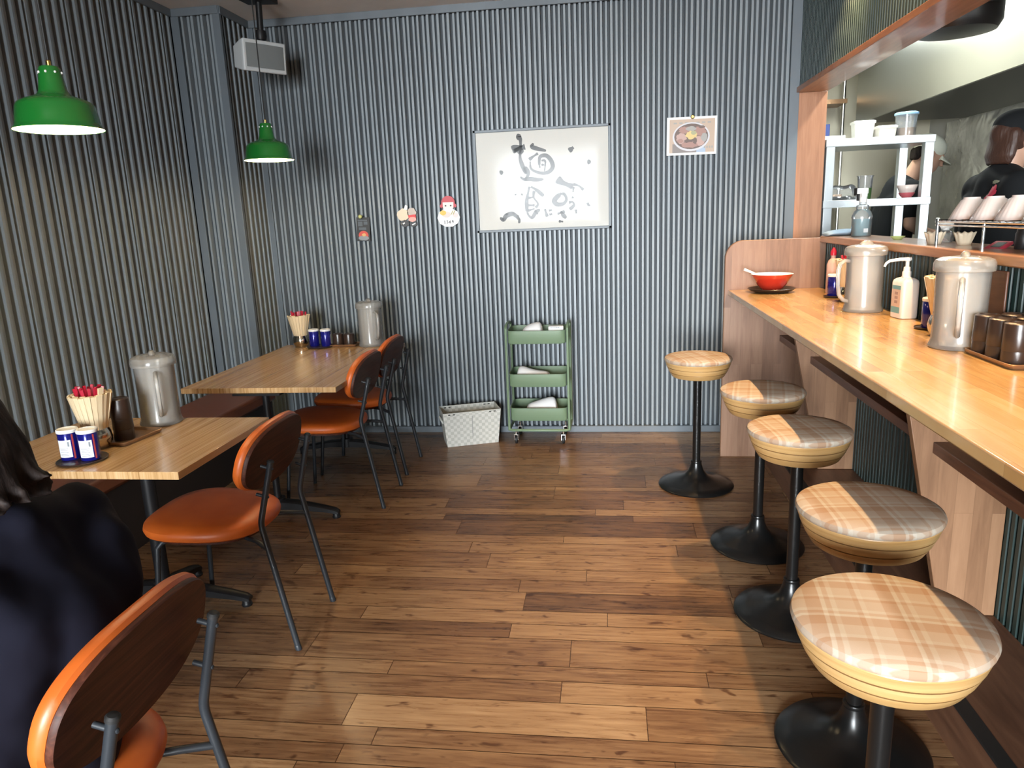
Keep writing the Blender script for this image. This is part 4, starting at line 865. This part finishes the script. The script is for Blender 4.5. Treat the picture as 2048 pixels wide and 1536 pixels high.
def tub(name, label, loc, rx, ry, h, m, lid=None, content=None, ex=6, group=None, taper=.88):
    t = thing(name, label, 'tub', loc, 0, group); mb = MB(); mb.pad(rx, ry, ex, [(rx*(1 - taper), 0), (0, h - .004), (-.005, h - .003), (-.005, h)], 40); obj('body', mb, m, t)
    if lid: mb = MB(); mb.pad(rx + .006, ry + .006, ex, [(0, h - .002), (0, h + .010), (.01, h + .014)], 40); obj('lid', mb, lid, t)
    if content: mb = MB(); mb.pad(rx*.9, ry*.9, ex, [(rx*.06, .004), (.0, h*content[0])], 40); obj('contents', mb, content[1], t)
tub('food_tub', 'tall white tub on top of the shelf frame, left of three', (1.592, 5.0, zt), .060, .05, .10, M['white'], M['white'])
tub('food_tub', 'low cream tub on top of the shelf frame, in the middle', (1.71, 4.96, zt), .056, .06, .060, M['cream'], M['cream'])
tub('food_bucket', 'clear bucket with blue lid on top of the shelf frame', (1.835, 4.97, zt), .062, .062, .135, M['clear'], P('blue_lid', (.25, .42, .62)), (.42, P('brown_food', (.35, .22, .13))), ex=2)
tub('plastic_cup', 'clear cup of chopped greens on the middle shelf', (1.628, 5.0, zm), .046, .046, .145, M['clear'], None, (.48, P('greens', (.05, .12, .03))), ex=2, taper=.8)
o = cloth('plastic_bag', 'clear plastic bag crumpled on the middle shelf', (1.49, 5.0, zm), [(-.085, .03), (-.08, .09), (-.03, .10), (.02, .085), (.06, .11), (.085, .07), (.09, .02)], .07, M['clear'], 9); tag(o, 'crumpled clear plastic bag on the middle shelf', 'bag')
o = vbowl('pink and white ribbed bowl standing on the middle shelf', (1.856, 4.93, zm), M['bowlwhite'], None, flip=False, r=.060, h=.075)
mb = MB(); mb.lathe([(.0275, .0), (.029, .006), (.036, .010), (.046, .030)], 40, cap1=False); g = obj('red_glaze', mb, M['bowlpink'], o)
# wall rack on the far kitchen wall
t = thing('wire_wall_rack', 'wire rack with a long post on the far kitchen wall', 'rack', (1.96, 6.9, 1.8))
mb = world(MB(), t); mb.tube([(1.985, 6.75, .12), (1.985, 6.75, 2.55)], .014, 12); mb.tube([(1.40, 6.75, .12), (1.40, 6.75, 2.55)], .014, 12); obj('post', mb, M['steel'], t)
for z in (2.27, 1.98, 1.50):
    mb = world(MB(), t); mb.box(1.39, 6.70, z, 2.0, 6.98, z + .035); obj('shelf_board', mb, M['traymetal'] if z != 1.98 else M['steel'], t)
mb = MB(); mb.box(-.06, -.08, 0, .06, .08, .10); tag(obj('storage_box', mb, P('box_blue', (.08, .12, .38)), loc=(1.83, 6.84, 2.016), bevel=.004), 'blue box on the far kitchen rack', 'box')
tub('food_tub', 'small white tub on the low board of the far kitchen rack', (1.78, 6.84, 1.536), .06, .06, .09, M['white'])
# hood, back panel, range
t = thing('range_hood', 'large stainless extractor hood over the kitchen range', 'hood', (2.3, 4, 2.1))
mb = world(MB(), t); mb.loft([[(1.95, y, 2.06), (1.95, y, 2.09), (1.951, y, 2.70), (XKR - .01, y, 2.70), (XKR - .01, y, 2.06), (XKR - .03, y, 2.06), (XKR - .03, y, 2.66), (1.97, y, 2.66), (1.97, y, 2.09), (1.97, y, 2.06)] for y in (YREAR + .2, 6.30)]); obj('canopy', mb, M['hood'], t)
mb = world(MB(), t); mb.box(2.02, YREAR + .25, 2.20, XKR - .04, 6.25, 2.24); obj('filter', mb, M['soot'], t)
mb = world(MB(), t); mb.box(1.965, YREAR + .2, 2.062, XKR - .03, 6.29, 2.075); mb2 = mb; obj('inner_lip', mb, M['soot'], t)
mb = MB(); mb.box(XKR - .03, YREAR + .2, .9, XKR - .002, 6.60, 2.06); tag(obj('splash_panel', mb, M['stainless']), 'dented stainless splash panel behind the kitchen range', 'panel')
mb = MB(); mb.box(2.35, YREAR + .2, .12, XKR - .035, 6.30, .92); tag(obj('kitchen_range', mb, M['stainless'], bevel=.006), 'long stainless cooking range along the kitchen wall', 'range')
t = thing('ceiling_duct', 'dark round duct mouth with a black valance inside the kitchen', 'duct', (1.66, 3.95, 2.3))
mb = world(MB(), t); mb.lathe([(.10, 2.215), (.17, 2.225), (.19, 2.26), (.19, CEIL - .002)], 40, c=(1.66, 3.98, 0)); obj('collar', mb, M['soot'], t)
mb = world(MB(), t); mb.box(1.40, 2.0, 2.30, 1.88, 3.75, CEIL - .003); obj('valance', mb, M['soot'], t)
# fluorescent fittings on the kitchen ceiling
for i, y in enumerate((5.55, 4.45, 1.2)):
    t = thing('ceiling_light', 'fluorescent fitting on the kitchen ceiling, %s of three' % ('farthest', 'middle', 'nearest')[i], 'light', (1.70, y, 2.70), 0, 'kitchen ceiling lights')
    mb = MB(); mb.box(-.06, -.40, 0, .06, .40, .042); obj('housing', mb, M['white'], t)
    for s in (-.03, .03):
        mb = MB(); mb.tube([(s, -.38, -.018), (s, .38, -.018)], .014, 12); obj('tube', mb, M['tube'], t)
    L = bpy.data.lights.new('kitchen_light', 'AREA'); L.energy = KITCH; L.color = (.93, 1., .97); L.shape = 'RECTANGLE'; L.size = .12; L.size_y = .8
    o = bpy.data.objects.new('kitchen_light', L); COL.objects.link(o); o.location = (1.70, y, 2.66)
# ------------------------------------------------------------------ people
def skinned(name, caps, m, parent, voxel=.011, smooth=6, ells=()):
    mb = MB()
    for p0, r0, p1, r1 in caps: mb.capsule(p0, r0, p1, r1, 18)
    for e in ells: mb.ell(*e[:4], 24, 14, rot=(e[4] if len(e) > 4 else None))
    o = obj(name, mb, m, parent, ang=180)
    r = o.modifiers.new('skin', 'REMESH'); r.mode = 'VOXEL'; r.voxel_size = voxel; r.use_smooth_shade = True
    s = o.modifiers.new('soft', 'SMOOTH'); s.factor = .5; s.iterations = smooth
    return o
def V3(*a): return Vector(a)
def hand(caps, wrist, dirv, side, palmn, curl=.5, s=1.):
    """palm plus four bent fingers and a thumb as capsules"""
    d = Vector(dirv).normalized(); n = Vector(palmn).normalized(); n = (n - d*n.dot(d)).normalized(); w = d.cross(n) * side
    wrist = Vector(wrist); k = wrist + d*.085*s
    for i in range(4):
        u = (i - 1.5)/1.5
        caps.append((wrist + w*u*.018*s + d*.01, .014*s, k + w*u*.031*s, .0115*s))
        b = k + w*u*.031*s; L = (.036, .042, .040, .031)[i]*s; a = curl
        for q in range(3):
            e = b + (d*math.cos(a) + n*math.sin(a))*L*(1, .72, .58)[q]; caps.append((b, .0092*s - .0008*q, e, .0086*s - .0008*q)); b = e; a += curl*.75
    tb = wrist + d*.025*s - w*.026*s; te = tb + (d*.7 - w*.75 + n*.25).normalized()*.045*s; caps.append((tb, .013*s, te, .0105*s)); caps.append((te, .0105*s, te + (d*.9 - w*.2 + n*.4).normalized()*.032*s, .009*s))
def head(root, c, fwd, up, s=1., hairm=None, skinm=None, neck=None):
    """head with face; c = centre, fwd = looking direction"""
    f = Vector(fwd).normalized(); u = Vector(up); u = (u - f*u.dot(f)).normalized(); r = u.cross(f); c = Vector(c)
    R_ = Matrix((r, f, u)).transposed(); pt = lambda x, y, z: c + (r*x + f*y + u*z)*s
    ells = [(pt(0, -.012, .025), .076*s, .094*s, .093*s, R_), (pt(0, .022, -.035), .058*s, .070*s, .075*s, R_), (pt(0, .060, -.088), .030*s, .028*s, .026*s, R_), (pt(0, .098, -.012), .013*s, .016*s, .024*s, R_), (pt(0, .108, -.026), .017*s, .014*s, .011*s, R_),
            (pt(.080, -.004, -.010), .012*s, .020*s, .031*s, R_), (pt(-.080, -.004, -.010), .012*s, .020*s, .031*s, R_), (pt(0, .086, -.056), .024*s, .012*s, .008*s, R_), (pt(0, .085, -.066), .021*s, .011*s, .008*s, R_), (pt(.032, .078, .024), .020*s, .014*s, .008*s, R_), (pt(-.032, .078, .024), .020*s, .014*s, .008*s, R_)]
    return ells, pt, R_
def face_parts(root, pt, R_, s=1.):
    mb = MB()
    for q in (-.032, .032): mb.ell(pt(q, .080, .006), .011*s, .008*s, .007*s, 12, 8, rot=R_)
    obj('eyes', mb, M['eye'], root)

# -- seated customer in navy, seen from behind, facing the wall side (-x)
t = thing('person', 'person with dark hair in a navy top, seated with back to the camera', 'person', (-1.06, 1.06, .46))
T = lambda mbv: Vector(mbv) - Vector(t.location)
hx, hy, hz = -1.115, 1.01, 1.125
e, pt, R_ = head(t, T((hx, hy, hz)), (-1, .22, -.30), (0, 0, 1))
sh = {1: (-1.055, 1.225, .905), -1: (-1.055, .855, .905)}
body = [(T((-1.06, 1.04, .95)), .052, pt(0, -.02, -.05), .050), (T((-1.09, 1.05, .55)), .13, T((-1.04, 1.05, .80)), .125), (T((-1.04, 1.05, .80)), .12, T((-1.05, 1.045, .95)), .07)]
for s_ in (1, -1):
    a = sh[s_]; el = (-1.15, a[1] + .04*s_, .70); wr = (-1.30, a[1] - .09*s_, .625)
    body += [(T(a), .050, T(el), .042), (T(el), .040, T(wr), .028), (T((-1.06, 1.05, .93)), .06, T(a), .05)]
    kn = (-1.48, 1.05 + .10*s_, .50); an = (-1.46, 1.05 + .11*s_, .07)
    body += [(T((-1.10, 1.05 + .09*s_, .55)), .082, T(kn), .058), (T(kn), .056, T(an), .036), (T(an), .036, T((-1.60, 1.05 + .12*s_, .035)), .030)]
    hand(body, T(wr), (-1, -.1*s_, -.12), s_, (0, 0, -1), .25)
skinned('body', body, M['skin'], t, .009, 4, e)
face_parts(t, pt, R_)
# loose navy top
top = [(T((-1.08, 1.05, .53)), .150, T((-1.035, 1.05, .78)), .150), (T((-1.035, 1.05, .78)), .148, T((-1.045, 1.05, .93)), .085), (T((-1.09, .96, .53)), .13, T((-1.03, .95, .80)), .125), (T((-1.09, 1.14, .53)), .13, T((-1.03, 1.15, .80)), .125), (T((-1.045, 1.045, .95)), .074, T((-1.06, 1.04, .965)), .064)]
for s_ in (1, -1):
    a = sh[s_]; el = (-1.135, a[1] + .045*s_, .70); top += [(T((-1.05, 1.05, .935)), .082, T((a[0], a[1] - .01*s_, a[2] - .005)), .066), (T(a), .066, T(el), .066), (T((a[0] + .015, a[1] - .03*s_, a[2] - .03)), .075, T((-1.06, 1.05 + .15*s_, .62)), .115), (T(a), .066, T((-1.05, 1.05 + .19*s_, .66)), .085), (T((-1.03, 1.05 + .13*s_, .84)), .10, T((-1.06, 1.05 + .12*s_, .62)), .11), (T(el), .066, T((-1.22, a[1] - .04*s_, .665)), .052)]
o = skinned('navy_top', top, M['navy'], t, .012, 14)
tx = bpy.data.textures.new('folds', 'CLOUDS'); tx.noise_scale = .16
dm = o.modifiers.new('folds', 'DISPLACE'); dm.texture = tx; dm.strength = .035; dm.mid_level = .5
leg = []
for s_ in (1, -1):
    kn = (-1.48, 1.05 + .10*s_, .505); an = (-1.46, 1.05 + .11*s_, .10); leg += [(T((-1.08, 1.05 + .085*s_, .555)), .098, T(kn), .072), (T(kn), .070, T(an), .052)]
leg.append((T((-1.07, .97, .56)), .105, T((-1.07, 1.13, .56)), .105))
skinned('trousers', leg, M['navy'], t, .012, 6)
shoe = []
for s_ in (1, -1): shoe.append((T((-1.46, 1.05 + .11*s_, .045)), .045, T((-1.62, 1.05 + .12*s_, .038)), .038))
skinned('shoes', shoe, M['rubber'], t, .01, 4)
# shoulder length hair: cap of hair plus wavy locks
hr = []; r_ = random.Random(5)
hel = [(pt(0, -.022, .038), .092, .106, .098, R_), (pt(0, -.062, -.03), .088, .062, .085, R_), (pt(0, -.070, -.085), .082, .050, .06, R_)]
for k in range(26):
    a = -1.25 + 2.5*k/25
    p0 = pt(.080*math.sin(a), -.045 - .055*math.cos(a), .03); p1 = pt(.094*math.sin(a) + r_.uniform(-.008, .008), -.050 - .062*math.cos(a), -.05); p2 = pt(.100*math.sin(a) + r_.uniform(-.014, .014), -.045 - .070*math.cos(a) + r_.uniform(-.012, .012), -.118 + r_.uniform(-.02, .02))
    hr += [(p0, .022, p1, .019), (p1, .019, p2, .010)]
    q = p2 + (p2 - p1)*.0 + (pt(.02*math.sin(a), -.022, -.012) - pt(0, 0, 0)); hr.append((p2, .010, q, .004))
skinned('hair', hr, M['hair'], t, .007, 3, hel)

# -- kitchen staff, pale cap, bending over the worktop (faces +x)
t = thing('person', 'kitchen worker in a pale cap and black shirt bending over behind the shelf frame', 'person', (2.00, 5.60, .12))
T = lambda mbv: Vector(mbv) - Vector(t.location)
e, pt, R_ = head(t, T((2.185, 5.48, 1.755)), (1, -.12, -.55), (0, 0, 1))
body = [(T((2.10, 5.52, 1.62)), .056, pt(0, -.02, -.05), .052), (T((1.95, 5.57, 1.02)), .14, T((2.00, 5.56, 1.30)), .13), (T((2.00, 5.56, 1.30)), .13, T((2.05, 5.54, 1.50)), .085), (T((2.05, 5.38, 1.53)), .062, T((2.05, 5.70, 1.53)), .062)]
sl = []
for s_, w_ in ((-1, (2.22, 5.42, 1.22)), (1, (2.30, 5.55, 1.22))):
    a = (2.05, 5.54 + .17*s_, 1.525); el = (2.045, 5.54 + .21*s_, 1.30)
    body += [(T(a), .052, T(el), .044), (T(el), .044, T(w_), .030)]; hand(body, T(w_), (.8, 0, -.6), s_, (-.6, 0, -.8), .5)
    sl += [(T(a), .072, T((2.046, 5.54 + .20*s_, 1.39)), .066), (T((2.05, 5.54, 1.53)), .08, T(a), .070)]
    body += [(T((1.96, 5.57 + .09*s_, 1.0)), .09, T((1.98, 5.57 + .09*s_, .58)), .065), (T((1.98, 5.57 + .09*s_, .58)), .06, T((1.96, 5.57 + .09*s_, .19)), .04), (T((1.96, 5.57 + .09*s_, .165)), .04, T((2.12, 5.56 + .1*s_, .155)), .032)]
skinned('body', body, M['skin'], t, .009, 4, e); face_parts(t, pt, R_)
skinned('black_shirt', sl + [(T((1.94, 5.57, 1.00)), .165, T((2.00, 5.56, 1.30)), .150), (T((2.00, 5.56, 1.30)), .150, T((2.045, 5.54, 1.53)), .115), (T((1.95, 5.47, 1.0)), .13, T((2.01, 5.46, 1.4)), .12), (T((1.95, 5.67, 1.0)), .13, T((2.01, 5.64, 1.4)), .12)], M['blackcloth'], t, .011, 6)
skinned('apron', [(T((1.96, 5.57 + .09*s_, 1.0)), .125, T((1.97, 5.57 + .08*s_, .45)), .115) for s_ in (-1, 1)], M['blackcloth'], t, .014, 6)
skinned('hair', [(pt(.05*q, -.075, -.01), .034, pt(.045*q, -.070, -.05), .022) for q in (-1, -.5, 0, .5, 1)], M['hair'], t, .008, 3)
mb = [(pt(0, -.02, .050), .088, .108, .082, R_)]
o = skinned('cap', [], M['capwhite'], t, .008, 4, mb)
mb = MB(); n = 16; f_ = lambda u, v: pt(.075*math.sin(u)*(1), .065 + .095*v*math.cos(u), .030 - .025*v - .012*math.sin(u)**2)
mb.loft([[f_(-PI/2 + PI*i/n, v) for i in range(n + 1)] for v in (0, .5, 1.0)], cap0=False, cap1=False); o = obj('cap_brim', mb, M['capwhite'], t, ang=180); sd = o.modifiers.new('t', 'SOLIDIFY'); sd.thickness = .006

# -- kitchen staff in a black cap, nearer, back turned
t = thing('person', 'kitchen worker in a black cap and printed black shirt behind the bowl rack', 'person', (1.77, 3.66, .12))
T = lambda mbv: Vector(mbv) - Vector(t.location)
e, pt, R_ = head(t, T((1.838, 3.66, 1.70)), (1, .10, -.12), (0, 0, 1))
body = [(T((1.80, 3.66, 1.55)), .056, pt(0, -.02, -.05), .052), (T((1.78, 3.66, .98)), .14, T((1.77, 3.66, 1.31)), .105), (T((1.77, 3.66, 1.31)), .105, T((1.775, 3.66, 1.47)), .070), (T((1.775, 3.52, 1.47)), .05, T((1.775, 3.80, 1.47)), .05)]
sl = []
for s_ in (-1, 1):
    a = (1.775, 3.66 + .165*s_, 1.485); el = (1.84, 3.66 + .21*s_, 1.17); w_ = (2.08, 3.66 + .15*s_, 1.15)
    body += [(T(a), .044, T(el), .042), (T(el), .042, T(w_), .029)]; hand(body, T(w_), (1, -.2*s_, -.2), s_, (0, 0, -1), .5)
    sl += [(T(a), .084, T((1.81, 3.66 + .19*s_, 1.33)), .068), (T((1.78, 3.66, 1.525)), .088, T(a), .074)]
    body += [(T((1.78, 3.66 + .09*s_, 1.0)), .09, T((1.80, 3.66 + .09*s_, .58)), .065), (T((1.80, 3.66 + .09*s_, .58)), .06, T((1.78, 3.66 + .09*s_, .19)), .04), (T((1.78, 3.66 + .09*s_, .165)), .04, T((1.94, 3.66 + .1*s_, .155)), .032)]
skinned('body', body, M['skin'], t, .009, 4, e); face_parts(t, pt, R_)
shirt = skinned('black_shirt', sl + [(T((1.78, 3.66, .98)), .16, T((1.77, 3.66, 1.31)), .145), (T((1.77, 3.66, 1.31)), .145, T((1.775, 3.66, 1.49)), .10), (T((1.78, 3.57, 1.0)), .13, T((1.765, 3.56, 1.39)), .115), (T((1.78, 3.75, 1.0)), .13, T((1.765, 3.76, 1.39)), .115)], M['blackcloth'], t, .011, 6)
def decal(nm, c, w_, h_, m, seed):
    r = random.Random(seed); mb = MB(); c = T(c); nx = Vector((.62, -.78, 0)); k = 24; vs = [tuple(c)]
    for i in range(k):
        a = 2*PI*i/k; q = 1 + r.uniform(-.22, .22); vs.append(tuple(c + nx*w_*q*math.cos(a) + Vector((0, 0, h_*q*math.sin(a)))))
    mb.add(vs, [(0, i + 1, (i + 1) % k + 1) for i in range(k)]); o = obj(nm, mb, m, shirt, ang=180)
    s_ = o.modifiers.new('fit', 'SHRINKWRAP'); s_.target = shirt; s_.offset = .003
decal('red_mark', (1.655, 3.54, 1.475), .030, .036, P('shirt_red', (.45, .03, .06)), 2); decal('pale_lettering', (1.665, 3.54, 1.53), .032, .010, P('shirt_olive', (.22, .23, .15)), 4)
skinned('apron', [(T((1.78, 3.66 + .09*s_, 1.0)), .12, T((1.79, 3.66 + .08*s_, .45)), .11) for s_ in (-1, 1)], M['blackcloth'], t, .014, 6)
hr = []
for k in range(22):
    a = -1.0 + 2.0*k/21; p0 = pt(.080*math.sin(a), -.035 - .055*math.cos(a), .02); p1 = pt(.088*math.sin(a), -.040 - .060*math.cos(a), -.075); p2 = pt(.086*math.sin(a), -.040 - .056*math.cos(a), -.108); hr += [(p0, .022, p1, .020), (p1, .020, p2, .010)]
skinned('hair', hr, M['brownhair'], t, .008, 3, [(pt(0, -.035, .02), .080, .095, .09, R_)])
skinned('cap', [], M['blackcloth'], t, .008, 4, [(pt(0, -.012, .052), .092, .112, .080, R_), (pt(0, -.10, .030), .030, .025, .014, R_)])
mb = MB(); f_ = lambda u, v: pt(.078*math.sin(u), .070 + .090*v*math.cos(u), .030 - .018*v - .012*math.sin(u)**2)
mb.loft([[f_(-PI/2 + PI*i/n, v) for i in range(n + 1)] for v in (0, .5, 1.0)], cap0=False, cap1=False); o = obj('cap_brim', mb, M['blackcloth'], t, ang=180); sd = o.modifiers.new('t', 'SOLIDIFY'); sd.thickness = .006
skinned('face_mask', [(pt(-.035, .070, -.045), .030, pt(.035, .070, -.045), .030), (pt(-.03, .062, -.075), .028, pt(.03, .062, -.075), .028)], M['white'], t, .007, 4)

# ------------------------------------------------------------------ lamps over the counter (downlights in the ceiling)
for i, y in enumerate(DLY):
    t = thing('downlight', 'round ceiling downlight over the counter, %s of %d' % (('first', 'second', 'third', 'fourth')[i] + ' from the back wall', len(DLY)), 'light', (DLX, y, CEIL), 0, 'downlights over the counter')
    mb = MB(); mb.lathe([(.042, -.03), (.046, -.032), (.048, -.002), (.045, -.001)], 28, cap0=False, cap1=False); obj('can', mb, M['white'], t)
    L = bpy.data.lights.new('downlight_lamp', 'SPOT'); L.energy = DLE[i]; L.color = (1, .65, .32); L.spot_size = math.radians(112); L.spot_blend = .55; L.shadow_soft_size = .018
    o = bpy.data.objects.new('downlight_lamp', L); COL.objects.link(o); o.location = (DLX, y, CEIL - .034); o.rotation_euler = (0, math.radians(-10), 0)

# ------------------------------------------------------------------ daylight through the shopfront
w = bpy.data.worlds.new('World'); SC.world = w; w.use_nodes = True; nt = w.node_tree; bg = nt.nodes['Background']
tc = nt.nodes.new('ShaderNodeTexCoord'); sp = nt.nodes.new('ShaderNodeSeparateXYZ'); nt.links.new(tc.outputs['Generated'], sp.inputs[0])
rp = nt.nodes.new('ShaderNodeValToRGB'); mr = nt.nodes.new('ShaderNodeMapRange'); mr.inputs[1].default_value = -1; mr.inputs[2].default_value = 1; nt.links.new(sp.outputs[2], mr.inputs[0]); nt.links.new(mr.outputs[0], rp.inputs[0])
e_ = rp.color_ramp.elements; e_[0].position = .40; e_[0].color = (.30, .30, .30, 1); e_[1].position = .52; e_[1].color = (.90, .96, 1, 1)
nt.links.new(rp.outputs[0], bg.inputs[0]); bg.inputs[1].default_value = SKY
L = bpy.data.lights.new('window_portal', 'AREA'); L.shape = 'RECTANGLE'; L.size = 2.72; L.size_y = 2.5; L.cycles.is_portal = True
o = bpy.data.objects.new('window_portal', L); COL.objects.link(o); o.location = (-.94, YREAR - .10, 1.46); o.rotation_euler = (math.radians(90), 0, 0)

# ------------------------------------------------------------------ camera
cd = bpy.data.cameras.new('camera'); cam = bpy.data.objects.new('camera', cd); COL.objects.link(cam); SC.camera = cam
f = 1449.; d = Vector((188, -340, f)).normalized(); v = Vector((258, 6322, f)); v = (v - d * v.dot(d)).normalized(); r = v.cross(d).normalized()
# rows of the world-to-camera rotation: world x -> r, y -> d, z -> -v in (right, down, forward)
right = Vector((r[0], d[0], -v[0])); down = Vector((r[1], d[1], -v[1])); fwd = Vector((r[2], d[2], -v[2]))
cam.matrix_world = Matrix.Translation((0, 0, 1.45)) @ Matrix((right, -down, -fwd)).transposed().to_4x4()
cd.sensor_fit = 'HORIZONTAL'; cd.sensor_width = 36; cd.lens = f/2048*36; cd.clip_start = .05
SC.view_settings.view_transform = 'Standard'; SC.view_settings.look = 'None'; SC.view_settings.gamma = 1; SC.view_settings.use_curve_mapping = False
SC.view_settings.exposure = EXPO
SC.cycles.use_denoising = True; SC.cycles.max_bounces = 8; SC.cycles.diffuse_bounces = 4; SC.cycles.glossy_bounces = 4; SC.cycles.transparent_max_bounces = 16; SC.cycles.sample_clamp_indirect = 40; SC.cycles.caustics_reflective = False; SC.cycles.caustics_refractive = False
